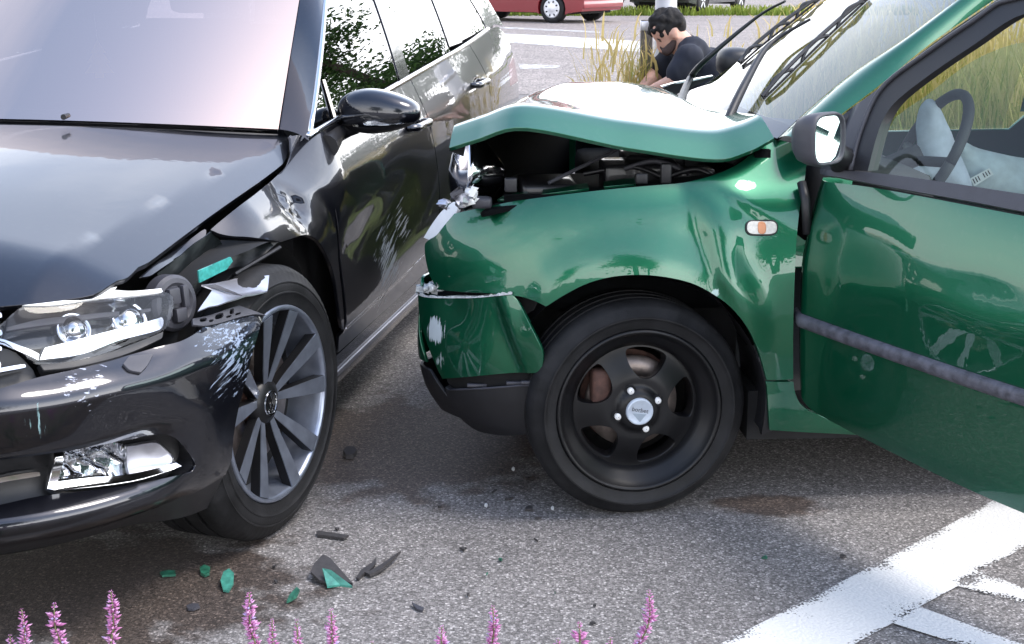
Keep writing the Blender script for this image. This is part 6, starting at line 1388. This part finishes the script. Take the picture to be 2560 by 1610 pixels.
shirt = [(c, r_, tz) for c, r_ in limb(neckb + [.030, 0, -.050], chest, .088, .142)] + [(c, r_, tz) for c, r_ in limb(chest, hip + [0, 0, -.03], .142, .150)] + [((shN * .5 + neckb * .5) + [.02, 0, 0], .082), ((shF * .5 + neckb * .5) + [.02, 0, 0], .082), (shN, .074), (shF, .074), (neckb + [.035, 0, -.03], .070, (1.1, 1.4, .8)), (chest + [.045, -.06, .07], .115), (chest + [.045, .06, .07], .115)]
shirt += limb(shN, shN + (elN - shN) * .66, .070, .068, 6) + limb(shF, shF + (elF - shF) * .66, .070, .066, 6)
blob("t_shirt", shirt, M_shirt, man, .012, 4, .0025, 3)
blob("trousers", [(c, r_ + .014) for c, r_ in legs] + [(hip, .17)], M_jean, man, .014, 3)
for a in (aN, aF): blob("shoe", limb(a + [.05, 0, -.05], a + [-.17, 0, -.055], .042, .036, 8), M_plastic, man, .01, 2)

# ------------------------------------------------------------------ flower bed and debris
sheet("flower_bed", [(-3, 1.2), (3, 1.2), (3, 2.42), (-3, 2.42)], .008, M_soil)
M_petal = mat_leafy("pink_petals", [(0, (.50, .16, .38)), (.5, (.74, .34, .62)), (.85, (.86, .54, .78)), (1, (.72, .60, .92))], trans=.45); M_stem = mat_plain("green_stem", (.16, .17, .07), .7); M_leaf2 = mat_leafy("plant_leaves", [(0, (.05, .09, .03)), (1, (.12, .17, .06))])
def octa(c, d, L, w):
    d = unit(d); a = unit(np.cross(d, [.3, .5, .8])); b = np.cross(d, a); return np.array([c, c + d * L * .5 + a * w, c + d * L * .55 + b * w, c + d * L * .5 - a * w, c + d * L * .45 - b * w, c + d * L]), [(0, 1, 2), (0, 2, 3), (0, 3, 4), (0, 4, 1), (5, 2, 1), (5, 3, 2), (5, 4, 3), (5, 1, 4)]
def spike(px, depth, ln_, wd, seed, lean):
    rg = np.random.default_rng(seed); top = at_y(px, depth); x0, y0 = top[0] - lean, depth + rg.uniform(-.03, .03); o = empty("flower_spike", (x0, y0, 0), "pink flower spike on a thin stem at the kerbside bed", "flower", "pink flower spikes along the bed")
    P = curve3([(x0, y0, 0), (x0 + lean * .2, y0, top[2] * .5), (top[0], depth, top[2] - ln_ * .6), top], 6); V, Fc = tube_pts(P, np.linspace(.0022, .0009, len(P)), 5); mk("stem", V, Fc, M_stem, o)
    VV, FF, TT, b = [], [], [], 0; zt_, zb_ = top[2], top[2] - ln_; nw = int(ln_ / .0062)
    for k in range(nw):
        f = k / nw; z = zt_ - f * ln_
        if rg.random() < .10 + .25 * (f > .65): continue
        c = np.array([np.interp(z, P[:, 2], P[:, 0]), np.interp(z, P[:, 2], P[:, 1]), z]); R_ = wd * (.30 + .75 * min(1, f * 3)) * rg.uniform(.75, 1.15)
        for q in range(7):
            a = q * .9 + k * 1.7 + rg.normal(0, .3); d = np.array([math.cos(a), math.sin(a), rg.uniform(.15, .8)]); v, fc = octa(c + d * .001, d, R_ * rg.uniform(.7, 1.2), R_ * .16); VV.append(v); FF += [tuple(i + b for i in t_) for t_ in fc]; b += 6
            tv = np.clip(rg.normal(.5, .22), 0, .85) if rg.random() > .06 else 1.0; TT += [tv * .7, tv, tv, tv, tv, min(1, tv + .15)]
    s_ = fast_mesh("blossom", np.concatenate(VV), np.array(FF), M_petal, TT, o); s_["kind"] = "stuff"
    n = 26; z = rg.uniform(.05, max(.1, zb_ - .03), n); a = rg.uniform(0, 6.3, n); c = np.stack([np.full(n, x0), np.full(n, y0), z], 1); d = np.stack([np.cos(a), np.sin(a), np.full(n, .5)], 1); s2 = np.stack([-np.sin(a), np.cos(a), 0 * a], 1); l = rg.uniform(.02, .05, n)[:, None]
    V = np.stack([c, c + d * l * .5 + s2 * l * .12, c + d * l, c + d * l * .5 - s2 * l * .12], 1).reshape(-1, 3); lf_ = fast_mesh("leaves", V, np.arange(4 * n).reshape(-1, 4), M_leaf2, rg.uniform(0, 1, 4 * n), o); lf_["kind"] = "stuff"
for k, (x, y, dp, ln_, wd, lean) in enumerate(((54, 1524, 2.2, .10, .0115, .035), (136, 1511, 2.22, .09, .0150, -.03), (277, 1480, 2.24, .10, .0135, .02), (623, 1484, 2.26, .11, .0150, -.02), (680, 1550, 2.2, .08, .010, -.01), (742, 1552, 2.2, .08, .0105, .008), (828, 1527, 2.22, .10, .013, .004), (1104, 1567, 2.2, .08, .012, -.008), (1232, 1517, 2.24, .10, .0125, .03), (1448, 1560, 2.2, .08, .0160, .03), (1622, 1478, 2.26, .11, .013, .05), (1526, 1596, 2.18, .06, .010, 0), (930, 1606, 2.2, .05, .010, 0), (25, 1590, 2.2, .05, .011, 0), (1395, 1598, 2.2, .05, .009, 0))):
    spike((x, y), dp, ln_, wd, 200 + k, lean)

def shard(name, pxs, th, mat, label, cat="debris", tilt=(0, 0), group=None, extra=None):
    P = np.array([at_z(p)[:2] for p in pxs]); c = P.mean(0); V, Fc = prism(P - c, 0, th); V[:, 2] += V[:, 0] * tilt[0] + V[:, 1] * tilt[1]; V[:, 2] -= V[:, 2].min() - .002
    V = V + [c[0], c[1], 0]; parts = [(V, Fc)]
    if extra: parts += extra(c)
    V, Fc = join(*parts); o = mk(name, V, Fc, mat, None, smooth=False); tag(o, label, cat, group); return o
M_chip = mat_plain("broken_black_plastic", (.035, .032, .033), .6, var=.3, scale=90); M_teal = mat_plain("broken_green_plastic", (.05, .22, .17), .3, coat=.4, var=.35, scale=70); M_gchip = mat_plain("green_paint_chip", (.02, .11, .07), .4, coat=.3, var=.4, scale=90)
shard("plastic_strip", [(791, 1335), (800, 1334), (830, 1340), (872, 1347), (860, 1354), (828, 1349), (794, 1344)], .006, M_chip, "straight dark plastic strip lying beside the black car's front tyre", tilt=(.03, 0))
shard("plastic_splinter", [(891, 1453), (902, 1436), (930, 1420), (941, 1408), (938, 1424), (922, 1440), (948, 1428), (1002, 1396), (985, 1412), (950, 1438), (925, 1447), (912, 1441), (897, 1454)], .007, M_chip, "forked black plastic splinter pointing away from green lens fragment", tilt=(.05, .05))
lp_ = [(777, 1450), (786, 1436), (808, 1419), (826, 1424), (882, 1466), (858, 1463), (832, 1468), (800, 1464)]
shard("lens_fragment", lp_, .006, M_chip, "large faceted green and grey lens fragment on the open asphalt", tilt=(-.06, .20)); big_ = bpy.context.scene.objects[-1] if False else None
lf0 = [o for o in bpy.data.objects if o.name == "lens_fragment"][0]; c = np.array([at_z(p)[:2] for p in lp_]).mean(0)
Pq = [at_z(p, z) for p, z in (((806, 1420), .034), ((828, 1425), .034), ((881, 1465), .012), ((850, 1461), .010), ((818, 1465), .009), ((811, 1442), .02))]; V = np.array(Pq + [p - [0, 0, .005] for p in Pq]); o = mk("green_lens", V, [(5, 4, 3, 2, 1, 0), (6, 7, 8, 9, 10, 11)] + [(i, (i+1) % 6, (i+1) % 6 + 6, i + 6) for i in range(6)], M_teal, lf0, smooth=False)
shard("lens_chip", [(717, 1511), (724, 1500), (742, 1487), (750, 1492), (742, 1503), (728, 1508)], .006, M_gchip, "small leaf-shaped green chip near the flower spikes", tilt=(.1, .2))
shard("trim_sliver", [(1030, 1514), (1038, 1519), (1060, 1527), (1056, 1533), (1044, 1530), (1034, 1522)], .005, M_plastic_grey, "short curved grey sliver alone on bare asphalt", tilt=(.05, .1))
shard("lens_chip", [(400, 1438), (420, 1434), (438, 1435), (440, 1443), (425, 1444), (406, 1445)], .005, M_gchip, "thin green sliver in the black car's shadow", tilt=(.0, .1))
shard("paint_chip", [(500, 1428), (512, 1424), (526, 1430), (524, 1442), (512, 1446), (502, 1440)], .007, M_gchip, "dark green chip in shadow beside the rounded green piece", tilt=(.1, .1))
shard("green_piece", [(552, 1466), (560, 1452), (574, 1447), (586, 1455), (584, 1472), (572, 1484), (558, 1482)], .005, M_teal, "rounded pale green piece at the shadow's edge", tilt=(.05, .25))
shard("trim_sliver", [(466, 1522), (480, 1518), (496, 1518), (500, 1524), (484, 1530), (470, 1529)], .005, M_plastic_grey, "grey-green strip at the shadow edge above the flowers", tilt=(.0, .1))
shard("plastic_clip", [(858, 1140), (866, 1133), (884, 1134), (892, 1142), (884, 1150), (866, 1150)], .014, M_chip, "black plastic clip lying between the two cars", tilt=(.1, .1))
rg = np.random.default_rng(12)
for (x, y, s) in ((684, 1419, 8), (1155, 1379, 11), (1323, 1276, 10), (1335, 1356, 9), (1215, 1439, 6), (1252, 1404, 5), (1481, 1563, 9), (1487, 1518, 5), (845, 1327, 7), (800, 1407, 5), (1170, 1491, 5), (1382, 1487, 6), (1345, 1302, 9), (1270, 1250, 12), (1240, 1235, 9), (1250, 1180, 7), (1320, 1195, 9), (1100, 1270, 5), (1910, 1398, 8), (2105, 1396, 9), (690, 1457, 6)):
    k = rg.integers(4, 7); a = np.sort(rg.uniform(0, 6.28, k)); shard("plastic_chip", [(x + s * 1.1 * math.cos(t) * rg.uniform(.6, 1.2), y + s * .5 * math.sin(t) * rg.uniform(.6, 1.2)) for t in a], .005, M_chip if rg.random() > .2 else M_gchip, "tiny dark plastic chip scattered on the asphalt between the cars and flowers", tilt=tuple(rg.uniform(-.15, .15, 2)), group="tiny chips on the asphalt")
for (x, y) in ((1381, 1275), (1283, 1177), (1215, 1268)): shard("glass_crumb", [(x - 4, y), (x, y - 4), (x + 4, y - 1), (x + 2, y + 3)], .006, M_white, "white crumb of broken lamp beside the hatchback's tyre", group="white crumbs by the tyre")
